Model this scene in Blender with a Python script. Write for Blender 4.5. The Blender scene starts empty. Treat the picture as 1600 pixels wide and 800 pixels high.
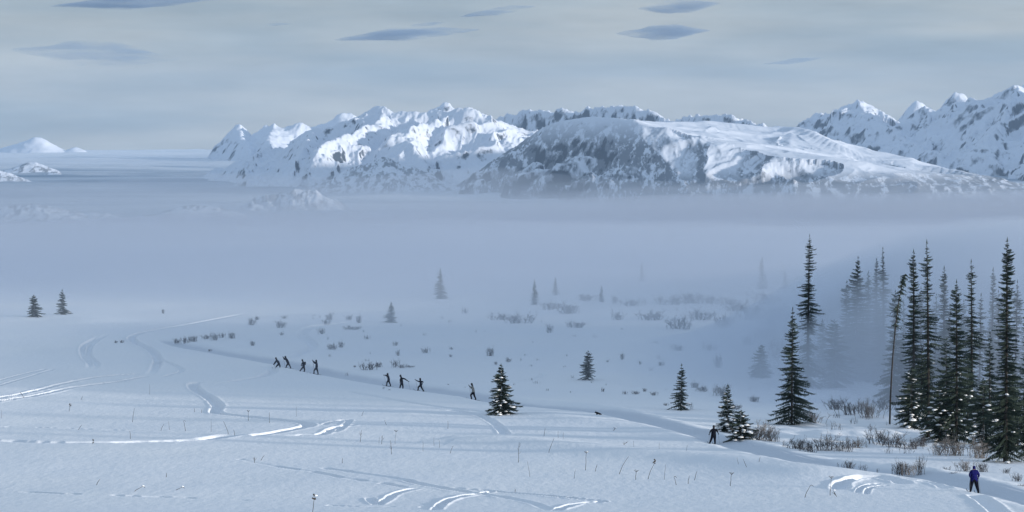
import bpy, bmesh, math, random
import numpy as np
from mathutils import Vector, Matrix
random.seed(7)
R = math.radians
SC = bpy.context.scene
C = SC.collection

# ------------------------------------------------------------------ camera, world, sun, exposure
F = 4000.0                      # focal length in pixels of the 1600 px wide photograph
HOR = 228.0                     # row of eye level
PITCH = math.atan((400 - HOR) / F)
cd = bpy.data.cameras.new("camera"); cam = bpy.data.objects.new("camera", cd); C.objects.link(cam)
cd.sensor_width = 36.0; cd.lens = 36.0 * F / 1600.0
cd.clip_start = 1.0; cd.clip_end = 90000.0
cam.location = (0, 0, 0); cam.rotation_euler = (R(90) - PITCH, 0, 0)
SC.camera = cam
SC.render.resolution_x = 1024; SC.render.resolution_y = 512

SUN_EL, SUN_AZ = 7.0, 115.0     # azimuth clockwise from the view direction: right and somewhat behind
sdir = Vector((math.sin(R(SUN_AZ)) * math.cos(R(SUN_EL)), math.cos(R(SUN_AZ)) * math.cos(R(SUN_EL)), math.sin(R(SUN_EL))))
sl = bpy.data.lights.new("sun", "SUN"); so = bpy.data.objects.new("sun", sl); C.objects.link(so)
sl.energy = 5.0; sl.angle = R(2.0); sl.color = (1.0, 0.92, 0.82)
so.rotation_euler = (-sdir).to_track_quat('-Z', 'Y').to_euler()
so.location = (200, -100, 60)

world = bpy.data.worlds.new("World"); SC.world = world; world.use_nodes = True
wn, wl = world.node_tree.nodes, world.node_tree.links
wn.clear()
wo = wn.new('ShaderNodeOutputWorld'); bg = wn.new('ShaderNodeBackground'); bg.inputs['Strength'].default_value = 0.10
sky = wn.new('ShaderNodeTexSky'); sky.sky_type = 'NISHITA'; sky.sun_disc = False
sky.sun_elevation = R(SUN_EL); sky.sun_rotation = R(SUN_AZ); sky.altitude = 300; sky.air_density = 1.0; sky.dust_density = 0.6
tc = wn.new('ShaderNodeTexCoord')
def streak(scale, rot, ns, det, rough, lo, hi):
    m = wn.new('ShaderNodeMapping'); m.inputs['Rotation'].default_value = (0, rot, 0); m.inputs['Scale'].default_value = scale
    n = wn.new('ShaderNodeTexNoise'); n.inputs['Scale'].default_value = ns; n.inputs['Detail'].default_value = det; n.inputs['Roughness'].default_value = rough
    r = wn.new('ShaderNodeMapRange'); r.inputs[1].default_value = lo; r.inputs[2].default_value = hi
    wl.new(tc.outputs['Generated'], m.inputs[0]); wl.new(m.outputs[0], n.inputs['Vector']); wl.new(n.outputs[0], r.inputs[0])
    return r.outputs[0]
s1 = streak((1.0, 1.0, 9.0), R(5), 5.0, 4, 0.5, 0.38, 0.60)
s2 = streak((1.0, 1.0, 6.0), R(9), 17.0, 5, 0.6, 0.25, 0.75)
ramp = wn.new('ShaderNodeMix'); ramp.data_type = 'RGBA'
ramp.inputs[6].default_value = (2.95, 3.68, 4.25, 1); ramp.inputs[7].default_value = (4.25, 4.66, 4.80, 1)
wl.new(s1, ramp.inputs[0])
fine = wn.new('ShaderNodeMapRange'); fine.inputs[3].default_value = 0.87; fine.inputs[4].default_value = 1.11
wl.new(s2, fine.inputs[0])
sc_ = wn.new('ShaderNodeVectorMath'); sc_.operation = 'SCALE'
wl.new(ramp.outputs[2], sc_.inputs[0]); wl.new(fine.outputs[0], sc_.inputs['Scale'])
mixw = wn.new('ShaderNodeMix'); mixw.data_type = 'RGBA'; zen = wn.new('ShaderNodeMapRange'); zen.inputs[1].default_value = 0.05; zen.inputs[2].default_value = 1.0; zen.inputs[3].default_value = 0.0; zen.inputs[4].default_value = 1.0
zc = wn.new('ShaderNodeMix'); zc.data_type = 'RGBA'; zc.inputs[6].default_value = (1, 1, 1, 1); zc.inputs[7].default_value = (1.50, 1.72, 2.08, 1)
zm = wn.new('ShaderNodeVectorMath'); zm.operation = 'MULTIPLY'
sky2 = wn.new('ShaderNodeVectorMath'); sky2.operation = 'MULTIPLY'; sky2.inputs[1].default_value = (1, 1, 1)
wl.new(sky.outputs[0], sky2.inputs[0])
wl.new(sc_.outputs[0], zm.inputs[0]); wl.new(zc.outputs[2], zm.inputs[1])
wl.new(sky2.outputs[0], mixw.inputs[6]); wl.new(zm.outputs[0], mixw.inputs[7])
# a stratus sheet, thick towards the horizon, thinning to blue high overhead
sepd = wn.new('ShaderNodeSeparateXYZ'); wl.new(tc.outputs['Generated'], sepd.inputs[0])
thin = wn.new('ShaderNodeMapRange'); thin.interpolation_type = 'SMOOTHSTEP'
thin.inputs[1].default_value = 0.07; thin.inputs[2].default_value = 0.60; thin.inputs[3].default_value = 0.93; thin.inputs[4].default_value = 0.70
wl.new(sepd.outputs['Z'], zen.inputs[0]); wl.new(zen.outputs[0], zc.inputs[0]); wl.new(sepd.outputs['Z'], thin.inputs[0]); wl.new(thin.outputs[0], mixw.inputs[0])
wl.new(mixw.outputs[2], bg.inputs['Color']); wl.new(bg.outputs[0], wo.inputs[0])

SC.view_settings.view_transform = 'Standard'; SC.view_settings.look = 'None'
SC.view_settings.exposure = 0.12; SC.view_settings.gamma = 1.0
cy = SC.cycles
SC.render.engine = 'CYCLES'
cy.max_bounces = 8; cy.diffuse_bounces = 2; cy.glossy_bounces = 1; cy.transmission_bounces = 2
cy.volume_bounces = 5; cy.transparent_max_bounces = 24
cy.use_denoising = True
cy.use_adaptive_sampling = False
cy.sample_clamp_indirect = 4.0

# ------------------------------------------------------------------ helpers
def tag(o, label=None, cat=None, group=None, kind=None):
    if label: o['label'] = label
    if cat: o['category'] = cat
    if group: o['group'] = group
    if kind: o['kind'] = kind
    return o
def empty(name, loc, label, cat, group=None, rz=0.0):
    o = bpy.data.objects.new(name, None); C.objects.link(o)
    o.location = loc; o.rotation_euler = (0, 0, rz); o.empty_display_size = 0.3
    return tag(o, label, cat, group)
def link(name, me, parent=None, loc=None):
    o = bpy.data.objects.new(name, me); C.objects.link(o)
    if parent: o.parent = parent
    if loc is not None: o.location = loc
    return o
def mesh_np(name, V, Q, mat, smooth=True, tri=False):
    me = bpy.data.meshes.new(name)
    V = np.asarray(V, dtype=np.float32); Q = np.asarray(Q, dtype=np.int32)
    k = Q.shape[1]
    me.vertices.add(len(V)); me.vertices.foreach_set("co", V.ravel())
    me.loops.add(Q.size); me.loops.foreach_set("vertex_index", Q.ravel())
    me.polygons.add(len(Q)); me.polygons.foreach_set("loop_start", np.arange(0, Q.size, k, dtype=np.int32))
    me.polygons.foreach_set("use_smooth", np.full(len(Q), smooth, dtype=bool))
    me.update(calc_edges=True)
    if mat: me.materials.append(mat)
    return me
def grid_faces(nr, nc):
    i = np.arange(nr - 1)[:, None] * nc + np.arange(nc - 1)[None, :]
    i = i.ravel()
    return np.stack([i, i + 1, i + nc + 1, i + nc], 1)
def _hash(ix, iy, seed):
    h = (ix.astype(np.int64) * 374761393 + iy.astype(np.int64) * 668265263 + seed * 1274126177) & 0x7fffffff
    h = ((h ^ (h >> 13)) * 1103515245 + 12345) & 0x7fffffff
    h = (h ^ (h >> 16)) & 0xffff
    return h / 65535.0
def vnoise(x, y, seed=0):
    ix = np.floor(x); iy = np.floor(y); fx = x - ix; fy = y - iy
    ux = fx * fx * fx * (fx * (fx * 6 - 15) + 10); uy = fy * fy * fy * (fy * (fy * 6 - 15) + 10)
    a = _hash(ix, iy, seed); b = _hash(ix + 1, iy, seed); c = _hash(ix, iy + 1, seed); d = _hash(ix + 1, iy + 1, seed)
    return (a * (1 - ux) + b * ux) * (1 - uy) + (c * (1 - ux) + d * ux) * uy * 1.0
def fbm(x, y, oct=4, seed=0, gain=0.5):
    s = 0; a = 1; t = 0
    for k in range(oct):
        s = s + a * (vnoise(x * 2 ** k + 17.3 * k, y * 2 ** k - 9.1 * k, seed + k) * 2 - 1); t += a; a *= gain
    return s / t
def ridged(x, y, oct=5, seed=0, gain=0.5):
    s = 0; a = 1; t = 0
    for k in range(oct):
        c, sn = math.cos(0.9 * k), math.sin(0.9 * k)
        xx, yy = (x * c - y * sn) * 2 ** k, (x * sn + y * c) * 2 ** k
        n = 1 - np.abs(vnoise(xx + 5.7 * k, yy + 3.1 * k, seed + k) * 2 - 1)
        s = s + a * n * n; t += a; a *= gain
    return s / t
def smooth01(t):
    t = np.clip(t, 0, 1); return t * t * (3 - 2 * t)

def raydir(px, py):
    a = (px - 800) / F; b = (400 - py) / F
    return np.array([a, math.cos(PITCH) + b * math.sin(PITCH), -math.sin(PITCH) + b * math.cos(PITCH)])
def point(px, py, d):            # the place seen at a pixel, at depth d
    v = raydir(px, py); return v / v[1] * d

# ------------------------------------------------------------------ materials
def nt(name):
    m = bpy.data.materials.new(name); m.use_nodes = True
    n, l = m.node_tree.nodes, m.node_tree.links
    return m, n, l, n['Principled BSDF']
def plain(name, col, rough=0.7, var=0.0, scale=3.0, spec=0.3):
    m, n, l, b = nt(name)
    b.inputs['Roughness'].default_value = rough; b.inputs['Specular IOR Level'].default_value = spec
    if var:
        t = n.new('ShaderNodeTexNoise'); t.inputs['Scale'].default_value = scale; t.inputs['Detail'].default_value = 4
        g = n.new('ShaderNodeNewGeometry'); l.new(g.outputs['Position'], t.inputs['Vector'])
        mx = n.new('ShaderNodeMix'); mx.data_type = 'RGBA'
        mx.inputs[6].default_value = tuple(c * (1 - var) for c in col) + (1,)
        mx.inputs[7].default_value = tuple(min(1, c * (1 + var)) for c in col) + (1,)
        l.new(t.outputs[0], mx.inputs[0]); l.new(mx.outputs[2], b.inputs['Base Color'])
    else: b.inputs['Base Color'].default_value = tuple(col) + (1,)
    return m
def snow_material():
    m, n, l, b = nt("snow_ground")
    b.inputs['Roughness'].default_value = 0.75; b.inputs['Specular IOR Level'].default_value = 0.15
    g = n.new('ShaderNodeNewGeometry')
    t = n.new('ShaderNodeTexNoise'); t.inputs['Scale'].default_value = 0.05; t.inputs['Detail'].default_value = 6
    l.new(g.outputs['Position'], t.inputs['Vector'])
    mx = n.new('ShaderNodeMix'); mx.data_type = 'RGBA'
    mx.inputs[6].default_value = (0.70, 0.75, 0.84, 1); mx.inputs[7].default_value = (0.80, 0.82, 0.86, 1)
    l.new(t.outputs[0], mx.inputs[0])
    pk = n.new('ShaderNodeAttribute'); pk.attribute_name = "packed"
    m2 = n.new('ShaderNodeMix'); m2.data_type = 'RGBA'; m2.inputs[7].default_value = (0.56, 0.61, 0.70, 1)   # groomed, packed snow
    l.new(pk.outputs['Fac'], m2.inputs[0]); l.new(mx.outputs[2], m2.inputs[6]); 
    ow = n.new('ShaderNodeAttribute'); ow.attribute_name = "outwash"
    m3 = n.new('ShaderNodeMix'); m3.data_type = 'RGBA'; m3.inputs[7].default_value = (0.17, 0.24, 0.33, 1)   # open water, ice and scrub of the valley floor
    l.new(ow.outputs['Fac'], m3.inputs[0]); l.new(m2.outputs[2], m3.inputs[6]); l.new(m3.outputs[2], b.inputs['Base Color'])
    t2 = n.new('ShaderNodeTexNoise'); t2.inputs['Scale'].default_value = 1.6; t2.inputs['Detail'].default_value = 6; t2.inputs['Roughness'].default_value = 0.6
    mp = n.new('ShaderNodeMapping'); mp.inputs['Scale'].default_value = (1, 0.35, 1); l.new(g.outputs['Position'], mp.inputs[0]); l.new(mp.outputs[0], t2.inputs['Vector'])
    bu = n.new('ShaderNodeBump'); bu.inputs['Strength'].default_value = 0.5; bu.inputs['Distance'].default_value = 0.12
    l.new(t2.outputs[0], bu.inputs['Height']); l.new(bu.outputs[0], b.inputs['Normal'])
    return m
def mountain_material(name, slope_lo, slope_hi, scale, speck=0.0, rock=(0.05, 0.065, 0.085), snow=(0.63, 0.68, 0.78), zlo=None, zhi=None, sthr=0.56, west=False):
    m, n, l, b = nt(name)
    b.inputs['Roughness'].default_value = 0.8; b.inputs['Specular IOR Level'].default_value = 0.1
    g = n.new('ShaderNodeNewGeometry')
    sp = n.new('ShaderNodeSeparateXYZ'); l.new(g.outputs['Normal'], sp.inputs[0])
    t = n.new('ShaderNodeTexNoise'); t.inputs['Scale'].default_value = scale; t.inputs['Detail'].default_value = 7; t.inputs['Roughness'].default_value = 0.65
    mp = n.new('ShaderNodeMapping'); mp.inputs['Scale'].default_value = (1, 1, 0.6); l.new(g.outputs['Position'], mp.inputs[0]); l.new(mp.outputs[0], t.inputs['Vector'])
    # steepness + noise -> rock
    ma = n.new('ShaderNodeMath'); ma.operation = 'MULTIPLY_ADD'; l.new(t.outputs[0], ma.inputs[0]); ma.inputs[1].default_value = 1.3; ma.inputs[2].default_value = -0.65
    ad = n.new('ShaderNodeMath'); ad.operation = 'SUBTRACT'; l.new(sp.outputs['Z'], ad.inputs[0]); l.new(ma.outputs[0], ad.inputs[1])
    r = n.new('ShaderNodeMapRange'); r.inputs[1].default_value = slope_hi; r.inputs[2].default_value = slope_lo; l.new(ad.outputs[0], r.inputs[0])
    fac = r.outputs[0]
    if speck > 0:
        t3 = n.new('ShaderNodeTexNoise'); t3.inputs['Scale'].default_value = 0.040; t3.inputs['Detail'].default_value = 8; t3.inputs['Roughness'].default_value = 0.75
        mp3 = n.new('ShaderNodeMapping'); mp3.inputs['Scale'].default_value = (1.25, 0.45, 0.6); l.new(g.outputs['Position'], mp3.inputs[0]); l.new(mp3.outputs[0], t3.inputs['Vector'])
        r3 = n.new('ShaderNodeMapRange'); r3.inputs[1].default_value = sthr; r3.inputs[2].default_value = sthr + 0.045; r3.inputs[4].default_value = speck
        l.new(t3.outputs[0], r3.inputs[0])
        o3 = r3.outputs[0]
        if zlo is not None:
            pz = n.new('ShaderNodeSeparateXYZ'); l.new(g.outputs['Position'], pz.inputs[0])
            rz = n.new('ShaderNodeMapRange'); rz.inputs[1].default_value = zhi; rz.inputs[2].default_value = zlo; l.new(pz.outputs['Z'], rz.inputs[0])
            if west:      # scrub on low terraces and left-facing slopes, there also painted-in shade; clean snow elsewhere
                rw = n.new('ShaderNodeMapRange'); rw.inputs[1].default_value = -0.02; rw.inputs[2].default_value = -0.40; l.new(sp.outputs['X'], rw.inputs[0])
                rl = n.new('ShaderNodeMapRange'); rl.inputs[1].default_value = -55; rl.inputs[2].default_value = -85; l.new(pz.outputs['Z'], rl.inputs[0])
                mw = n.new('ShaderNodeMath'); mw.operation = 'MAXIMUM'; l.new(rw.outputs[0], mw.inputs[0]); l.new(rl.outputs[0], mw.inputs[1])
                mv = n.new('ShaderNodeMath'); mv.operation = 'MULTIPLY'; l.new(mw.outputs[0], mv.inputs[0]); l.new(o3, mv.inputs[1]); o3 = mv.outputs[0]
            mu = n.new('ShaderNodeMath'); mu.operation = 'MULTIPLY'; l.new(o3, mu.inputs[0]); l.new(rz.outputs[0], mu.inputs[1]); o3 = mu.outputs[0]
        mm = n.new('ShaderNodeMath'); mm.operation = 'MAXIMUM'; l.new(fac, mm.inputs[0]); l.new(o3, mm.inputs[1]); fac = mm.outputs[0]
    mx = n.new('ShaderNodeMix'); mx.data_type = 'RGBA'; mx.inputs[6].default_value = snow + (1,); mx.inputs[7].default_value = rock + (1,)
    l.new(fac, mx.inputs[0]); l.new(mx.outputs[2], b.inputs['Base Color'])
    return m
def volume_material(name, col, dens, g=0.0):
    m = bpy.data.materials.new(name); m.use_nodes = True
    n, l = m.node_tree.nodes, m.node_tree.links; n.clear()
    o = n.new('ShaderNodeOutputMaterial'); v = n.new('ShaderNodeVolumePrincipled')
    v.inputs['Color'].default_value = tuple(col) + (1,); v.inputs['Density'].default_value = dens; v.inputs['Anisotropy'].default_value = g
    l.new(v.outputs[0], o.inputs['Volume'])
    return m
SNOW = snow_material()
NEEDLE = plain("spruce_needles", (0.030, 0.046, 0.036), 0.7, 0.45, 1.3, 0.15)
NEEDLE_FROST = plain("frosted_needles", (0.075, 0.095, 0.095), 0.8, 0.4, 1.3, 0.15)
BARK = plain("spruce_bark", (0.030, 0.027, 0.025), 0.9, 0.3, 4)
CLUMP = plain("bough_snow", (0.78, 0.80, 0.84), 0.8, 0.04, 4, 0.1)
TWIG = plain("willow_twigs", (0.050, 0.048, 0.052), 0.9, 0.3, 5)
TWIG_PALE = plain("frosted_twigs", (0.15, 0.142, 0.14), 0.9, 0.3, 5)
STALK = plain("dry_stalk", (0.060, 0.050, 0.042), 0.9, 0.3, 9)

# ------------------------------------------------------------------ terrain height
_py = [(800, 147), (769, 162), (715, 195), (691, 214), (648, 250), (623, 273), (601, 293), (583, 312), (540, 360), (497, 425), (467, 485), (440, 560), (400, 700)]
_d = [-90, 0, 100] + [d for _, d in _py] + [1000, 1500, 2500, 4300, 5200, 7500, 12500, 14500]
_z = [4.0, -1.9, -14.9] + [point(800, y, d)[2] for y, d in _py] + [-55, -115, -168, -165, -148, -104, -30, -24]
_dd = np.concatenate([np.arange(-90, 800, 2.0), np.geomspace(800, 14500, 300)])
_zz = np.interp(_dd, _d, _z)
_k = np.exp(-0.5 * (np.arange(-12, 13) / 5.0) ** 2); _k /= _k.sum()
_zs = _zz.copy(); _n = 445
_zs[12:_n - 12] = np.convolve(_zz[:_n], _k, mode='same')[12:_n - 12]
_zs[_n:] = _zz[_n:]
def base_z(x, d):
    z = np.interp(d, _dd, _zs)
    near = smooth01((d - 110) / 60.0) * (1 - smooth01((d - 900) / 600.0))
    und = 0.30 * fbm(x / 34.0 + 3.1, d / 46.0 + 1.7, 3, 11) + 0.05 * fbm(x / 5.5, d / 9.0, 3, 21)
    z = z + near * und
    # hummocky scrub ground round the spruce stand on the right
    u = x / np.maximum(d, 60)
    hum = smooth01((u - 0.07) / 0.05) * smooth01((d - 195) / 15.0) * (1 - smooth01((d - 420) / 80))
    z = z + hum * (0.34 * fbm(x / 6.0 + 9, d / 9.0, 3, 31) + 0.22 * fbm(x / 2.1, d / 3.5, 2, 37))
    # far valley: uneven ice and moraine bands
    far = smooth01((d - 4300) / 900.0)
    z = z + far * (10 * fbm(x / 900.0, d / 380.0, 4, 41) + 5 * fbm(x / 160.0, d / 90.0, 4, 43))
    return z
def ground_at(px, py, dmin=110, dmax=900):
    v = raydir(px, py); v = v / v[1]
    d = np.arange(dmin, dmax, 0.5)
    z = v[2] * d; g = base_z(v[0] * d, d)
    i = np.argmax(z < g)
    if z[i] >= g[i]: i = len(d) - 1
    return Vector((v[0] * d[i], d[i], g[i]))

# tracks drawn as pixel polylines, laid on the ground as real trenches
def spline(P, n=10):
    P = [np.array(p, float) for p in P]
    P = [2 * P[0] - P[1]] + P + [2 * P[-1] - P[-2]]
    out = []
    for i in range(1, len(P) - 2):
        p0, p1, p2, p3 = P[i - 1:i + 3]
        for t in np.linspace(0, 1, n, endpoint=False):
            out.append(0.5 * ((2 * p1) + (-p0 + p2) * t + (2 * p0 - 5 * p1 + 4 * p2 - p3) * t * t + (-p0 + 3 * p1 - 3 * p2 + p3) * t ** 3))
    out.append(P[-2]); return out
TRACKS = [
 # (pixel points, half width m, depth m, rim m, brokenness)
 ([(1660, 792), (1600, 778), (1540, 762), (1440, 742), (1340, 734), (1270, 727), (1200, 706), (1114, 686), (1040, 665), (960, 646), (880, 637), (800, 630), (740, 619), (680, 610), (620, 602), (560, 592), (500, 581), (430, 566), (340, 550), (285, 540), (262, 532)], 1.6, 0.20, 0.03, 0),
 ([(540, 611), (600, 622), (680, 635), (750, 643), (790, 648)], 0.6, 0.32, 0.03, 0.3),
 ([(700, 640), (745, 648), (772, 661), (790, 679)], 0.6, 0.34, 0.04, 0.2),
 ([(372, 717), (420, 727), (480, 736), (540, 747), (600, 756), (650, 764)], 0.45, 0.32, 0.03, 0.9),
 ([(500, 731), (560, 739), (610, 746), (660, 757), (720, 768), (780, 776), (830, 786), (862, 798)], 0.50, 0.36, 0.05, 0.8),
 ([(575, 777), (588, 788), (600, 784), (620, 771), (655, 762)], 0.42, 0.28, 0.06, 0.3),
 ([(680, 797), (700, 783), (735, 774), (780, 768)], 0.42, 0.28, 0.08, 0.3),
 ([(700, 762), (770, 768), (850, 775), (905, 780), (942, 784), (905, 787), (868, 798)], 0.42, 0.28, 0.07, 0.4),
 ([(-80, 688), (0, 689), (60, 691), (130, 692), (250, 690), (320, 686), (368, 678)], 1.35, 0.62, 0.05, 0),
 ([(318, 597), (302, 600), (308, 610), (328, 622), (340, 634), (338, 645), (372, 650), (420, 655), (466, 660), (482, 665), (458, 671), (425, 677), (392, 681)], 0.85, 0.62, 0.05, 0),
 ([(352, 597), (388, 592), (415, 586), (427, 578), (412, 571)], 0.95, 0.5, 0.03, 0),
 ([(432, 566), (460, 556), (482, 546), (488, 538), (474, 526), (476, 516), (495, 509), (530, 505), (560, 502), (600, 500)], 1.15, 0.55, 0.04, 0),
 ([(400, 487), (300, 506), (232, 518), (206, 527), (214, 537), (234, 546), (246, 560), (243, 574), (232, 588)], 0.8, 0.5, 0.10, 0),
 ([(232, 588), (185, 597), (120, 605), (60, 618), (-30, 632)], 0.62, 0.42, 0.12, 0),
 ([(225, 584), (160, 589), (100, 600), (50, 613), (-30, 628)], 0.62, 0.42, 0.12, 0),
 ([(170, 521), (143, 538), (139, 556), (151, 569), (145, 578)], 0.6, 0.38, 0.06, 0.1),
 ([(158, 524), (131, 540), (131, 556), (141, 569), (136, 578)], 0.6, 0.38, 0.06, 0.1),
 ([(-30, 612), (35, 592), (85, 577)], 0.4, 0.25, 0.08, 0.2),
 ([(-30, 604), (28, 587), (75, 576)], 0.4, 0.25, 0.08, 0.2),
 ([(232, 558), (268, 569), (284, 580), (255, 589)], 0.5, 0.28, 0.06, 0.1),
 ([(30, 769), (140, 773), (250, 777), (420, 783), (540, 791), (700, 793)], 0.42, 0.26, 0.03, 1.1),
 ([(-30, 667), (60, 668), (180, 672), (300, 674)], 0.35, 0.20, 0.02, 0.9),
 ([(440, 680), (500, 679), (518, 671), (532, 667), (560, 663)], 0.6, 0.42, 0.08, 0.3),
 ([(505, 664), (520, 659), (545, 657), (530, 672), (512, 676)], 0.45, 0.30, 0.08, 0.3),
 ([(1312, 765), (1315, 756), (1335, 749), (1368, 747), (1398, 751), (1416, 757)], 0.75, 0.40, 0.08, 0),
 ([(1340, 770), (1346, 762), (1362, 757), (1384, 755)], 0.26, 0.22, 0.05, 0.1),
 ([(1353, 772), (1358, 764), (1374, 760), (1394, 758)], 0.26, 0.22, 0.05, 0.1),
 ([(1425, 751), (1455, 754), (1482, 764)], 0.6, 0.26, 0.04, 0.2),
 ([(1520, 772), (1540, 784), (1562, 802), (1580, 820)], 0.7, 0.26, 0.06, 0),
 ([(700, 600), (740, 598), (800, 597), (838, 591), (852, 583)], 0.6, 0.24, 0.03, 0.1),
 ([(560, 607), (620, 607)], 0.5, 0.15, 0.03, 0.3),
]
BANKS = [ ([(x, y - 5.5) for x, y in TRACKS[0][0][:-1]], 1.25, 0.34), # soft drift ridges (pixel points, width, height)
 ([(640, 688), (780, 690), (860, 697), (960, 707), (1060, 714), (1160, 722), (1260, 738), (1330, 752)], 3.4, 0.42),
 ([(820, 640), (900, 655), (1000, 668), (1100, 690)], 2.6, 0.20),
 ([(1180, 590), (1240, 594), (1300, 600)], 3.0, 0.5),
 ([(-40, 500), (40, 497), (110, 497), (190, 505)], 6.0, 0.35),
]
def relief(X, D, Z):
    """adds the trenches and drifts to a structured block of ground (arrays of equal shape)"""
    out = Z.copy(); packed = np.zeros(Z.shape, np.float32)
    x0, x1, d0, d1 = X.min(), X.max(), D.min(), D.max()
    rows = D[:, 0]
    def near(P, wid, fn):
        P = np.array(P)
        lo, hi = P[:, 1].min() - wid, P[:, 1].max() + wid
        a, b = np.searchsorted(rows, lo), np.searchsorted(rows, hi)
        if b - a < 2: return
        u = X[a] / rows[a]
        ul = (P[:, 0] / P[:, 1]).min() - wid / max(100, lo); uh = (P[:, 0] / P[:, 1]).max() + wid / max(100, lo)
        ca, cb = np.searchsorted(u, ul), np.searchsorted(u, uh)
        if cb - ca < 2: return
        xs, ds = X[a:b, ca:cb], D[a:b, ca:cb]
        best = np.full(xs.shape, 1e9); along = np.zeros(xs.shape); s = 0.0
        for i in range(len(P) - 1):
            A, B = P[i], P[i + 1]; L = float(np.hypot(*(B - A))) + 1e-6
            # local block for this segment
            ra, rb = np.searchsorted(rows[a:b], min(A[1], B[1]) - wid), np.searchsorted(rows[a:b], max(A[1], B[1]) + wid)
            if rb > ra:
                xx, dd = xs[ra:rb], ds[ra:rb]
                t = np.clip(((xx - A[0]) * (B[0] - A[0]) + (dd - A[1]) * (B[1] - A[1])) / (L * L), 0, 1)
                r = np.hypot(xx - (A[0] + t * (B[0] - A[0])), dd - (A[1] + t * (B[1] - A[1])))
                bb = best[ra:rb]; m = r < bb
                best[ra:rb] = np.where(m, r, bb); along[ra:rb] = np.where(m, s + t * L, along[ra:rb])
            s += L
        fn(a, b, ca, cb, best, along, s)
    for P, w, h in BANKS:
        G = [ground_at(*p) for p in spline(P, 6)]
        def fn(a, b, ca, cb, r, al, s):
            e = smooth01(al / 8.0) * smooth01((s - al) / 8.0)
            out[a:b, ca:cb] += h * e * np.exp(-(r / w) ** 2)
        near([(g.x, g.y) for g in G], w * 3, fn)
    for k, (P, w, dep, rim, brk) in enumerate(TRACKS):
        G = [ground_at(*p) for p in spline(P, 8)]
        def fn(a, b, ca, cb, r, al, s):
            ta = min(22.0, 0.25 * s) if G[0].y > 380 or G[-1].y > 380 else 1.5
            e = smooth01(al / ta) * smooth01((s - al) / ta)
            wob = (0.62 if w < 1.5 else 1.0) * (1 + 0.14 * fbm(al / 1.6, al * 0 + k * 3.3, 3, 51))
            if brk > 0:
                q = vnoise(al / 2.1, al * 0 + k * 7.7, 61)
                e = e * np.clip(1 - brk * smooth01((q - 0.35) / 0.2), 0.06, 1)
            if r.size:
                rr = r / (w * wob)
                tr = -dep * np.exp(-rr ** 4)
                if dep == 0.20 and w > 1.5:      # the groomed trail is flat with two classic grooves
                    tr = tr - 0.05 * (np.exp(-((r - 0.9) / 0.14) ** 2))
                ri = rim * np.exp(-((rr - 1.5) / 0.35) ** 2) * (0.75 + 0.5 * vnoise(al / 1.5, r * 2, 71))
                o = out[a:b, ca:cb]
                cur = e * (tr + ri)
                out[a:b, ca:cb] = o + cur
                if w > 1.5: packed[a:b, ca:cb] = np.maximum(packed[a:b, ca:cb], e * np.exp(-(rr * 1.15) ** 6))
        near([(g.x, g.y) for g in G], w * 3.2, fn)
    return out, packed

def build_ground():
    # rows follow even steps of what the camera can resolve, columns fan out: dense where it matters, wide to the horizon
    ys = np.concatenate([np.arange(812, 560, -0.5), np.arange(560, 470, -0.8), np.arange(470, 402, -2.0)])
    dz = []
    for y in ys:
        v = raydir(800, y); v = v / v[1]
        d = np.arange(120, 760, 0.25); i = np.argmax(v[2] * d < np.interp(d, _dd, _zs)); dz.append(d[i])
    dz = np.maximum.accumulate(np.array(dz))
    keep = np.concatenate([[True], np.diff(dz) > 0.05]); dz = dz[keep]
    # even out the spacing
    t = np.arange(len(dz)); kk = np.ones(9) / 9; dzs = np.convolve(dz, kk, mode='same'); dzs[:5] = dz[:5]; dzs[-5:] = dz[-5:]
    dzs = np.maximum.accumulate(dzs); dz = dzs[np.concatenate([[True], np.diff(dzs) > 0.04])]
    D = np.concatenate([np.linspace(-90, dz[0] - 1, 60), dz, np.geomspace(dz[-1] + 8, 4300, 60), np.linspace(4340, 14500, 260)])
    uc = np.arange(-0.245, 0.2451, 0.00042)
    side = 0.245 + np.geomspace(0.002, 1.2, 45)
    U = np.concatenate([-side[::-1], uc, side])
    DD, UU = np.meshgrid(D, U, indexing='ij')
    scale = np.where(DD < 60, 60, DD)
    far = np.maximum(0, DD - 4000)
    XX = UU * np.where(DD > 4000, np.minimum(DD, 1e9), scale)
    XX = np.where(np.abs(XX) > 4500, np.sign(XX) * (4500 + (np.abs(XX) - 4500) * 0.02), XX)
    Z = base_z(XX, DD)
    a = np.searchsorted(D, dz[0]); b = np.searchsorted(D, dz[-1])
    PK = np.zeros(Z.shape, np.float32); Z[a:b], PK[a:b] = relief(XX[a:b], DD[a:b], Z[a:b])
    V = np.stack([XX, DD, Z], -1).reshape(-1, 3)
    me = mesh_np("snow_ground", V, grid_faces(*XX.shape)[:, ::1], SNOW)
    at = me.attributes.new("packed", 'FLOAT', 'POINT'); at.data.foreach_set("value", PK.ravel())
    vf = smooth01((DD - 1500) / 1500.0) * np.clip(0.62 + 0.9 * fbm(XX / 1500.0, DD / 260.0, 4, 77) , 0.1, 1.0) * (1 - 0.85 * smooth01((DD - 8000) / 3500.0))
    av = me.attributes.new("outwash", 'FLOAT', 'POINT'); av.data.foreach_set("value", vf.astype(np.float32).ravel())
    o = link("ground", me)
    return tag(o, kind='structure')
ground = build_ground()

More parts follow.
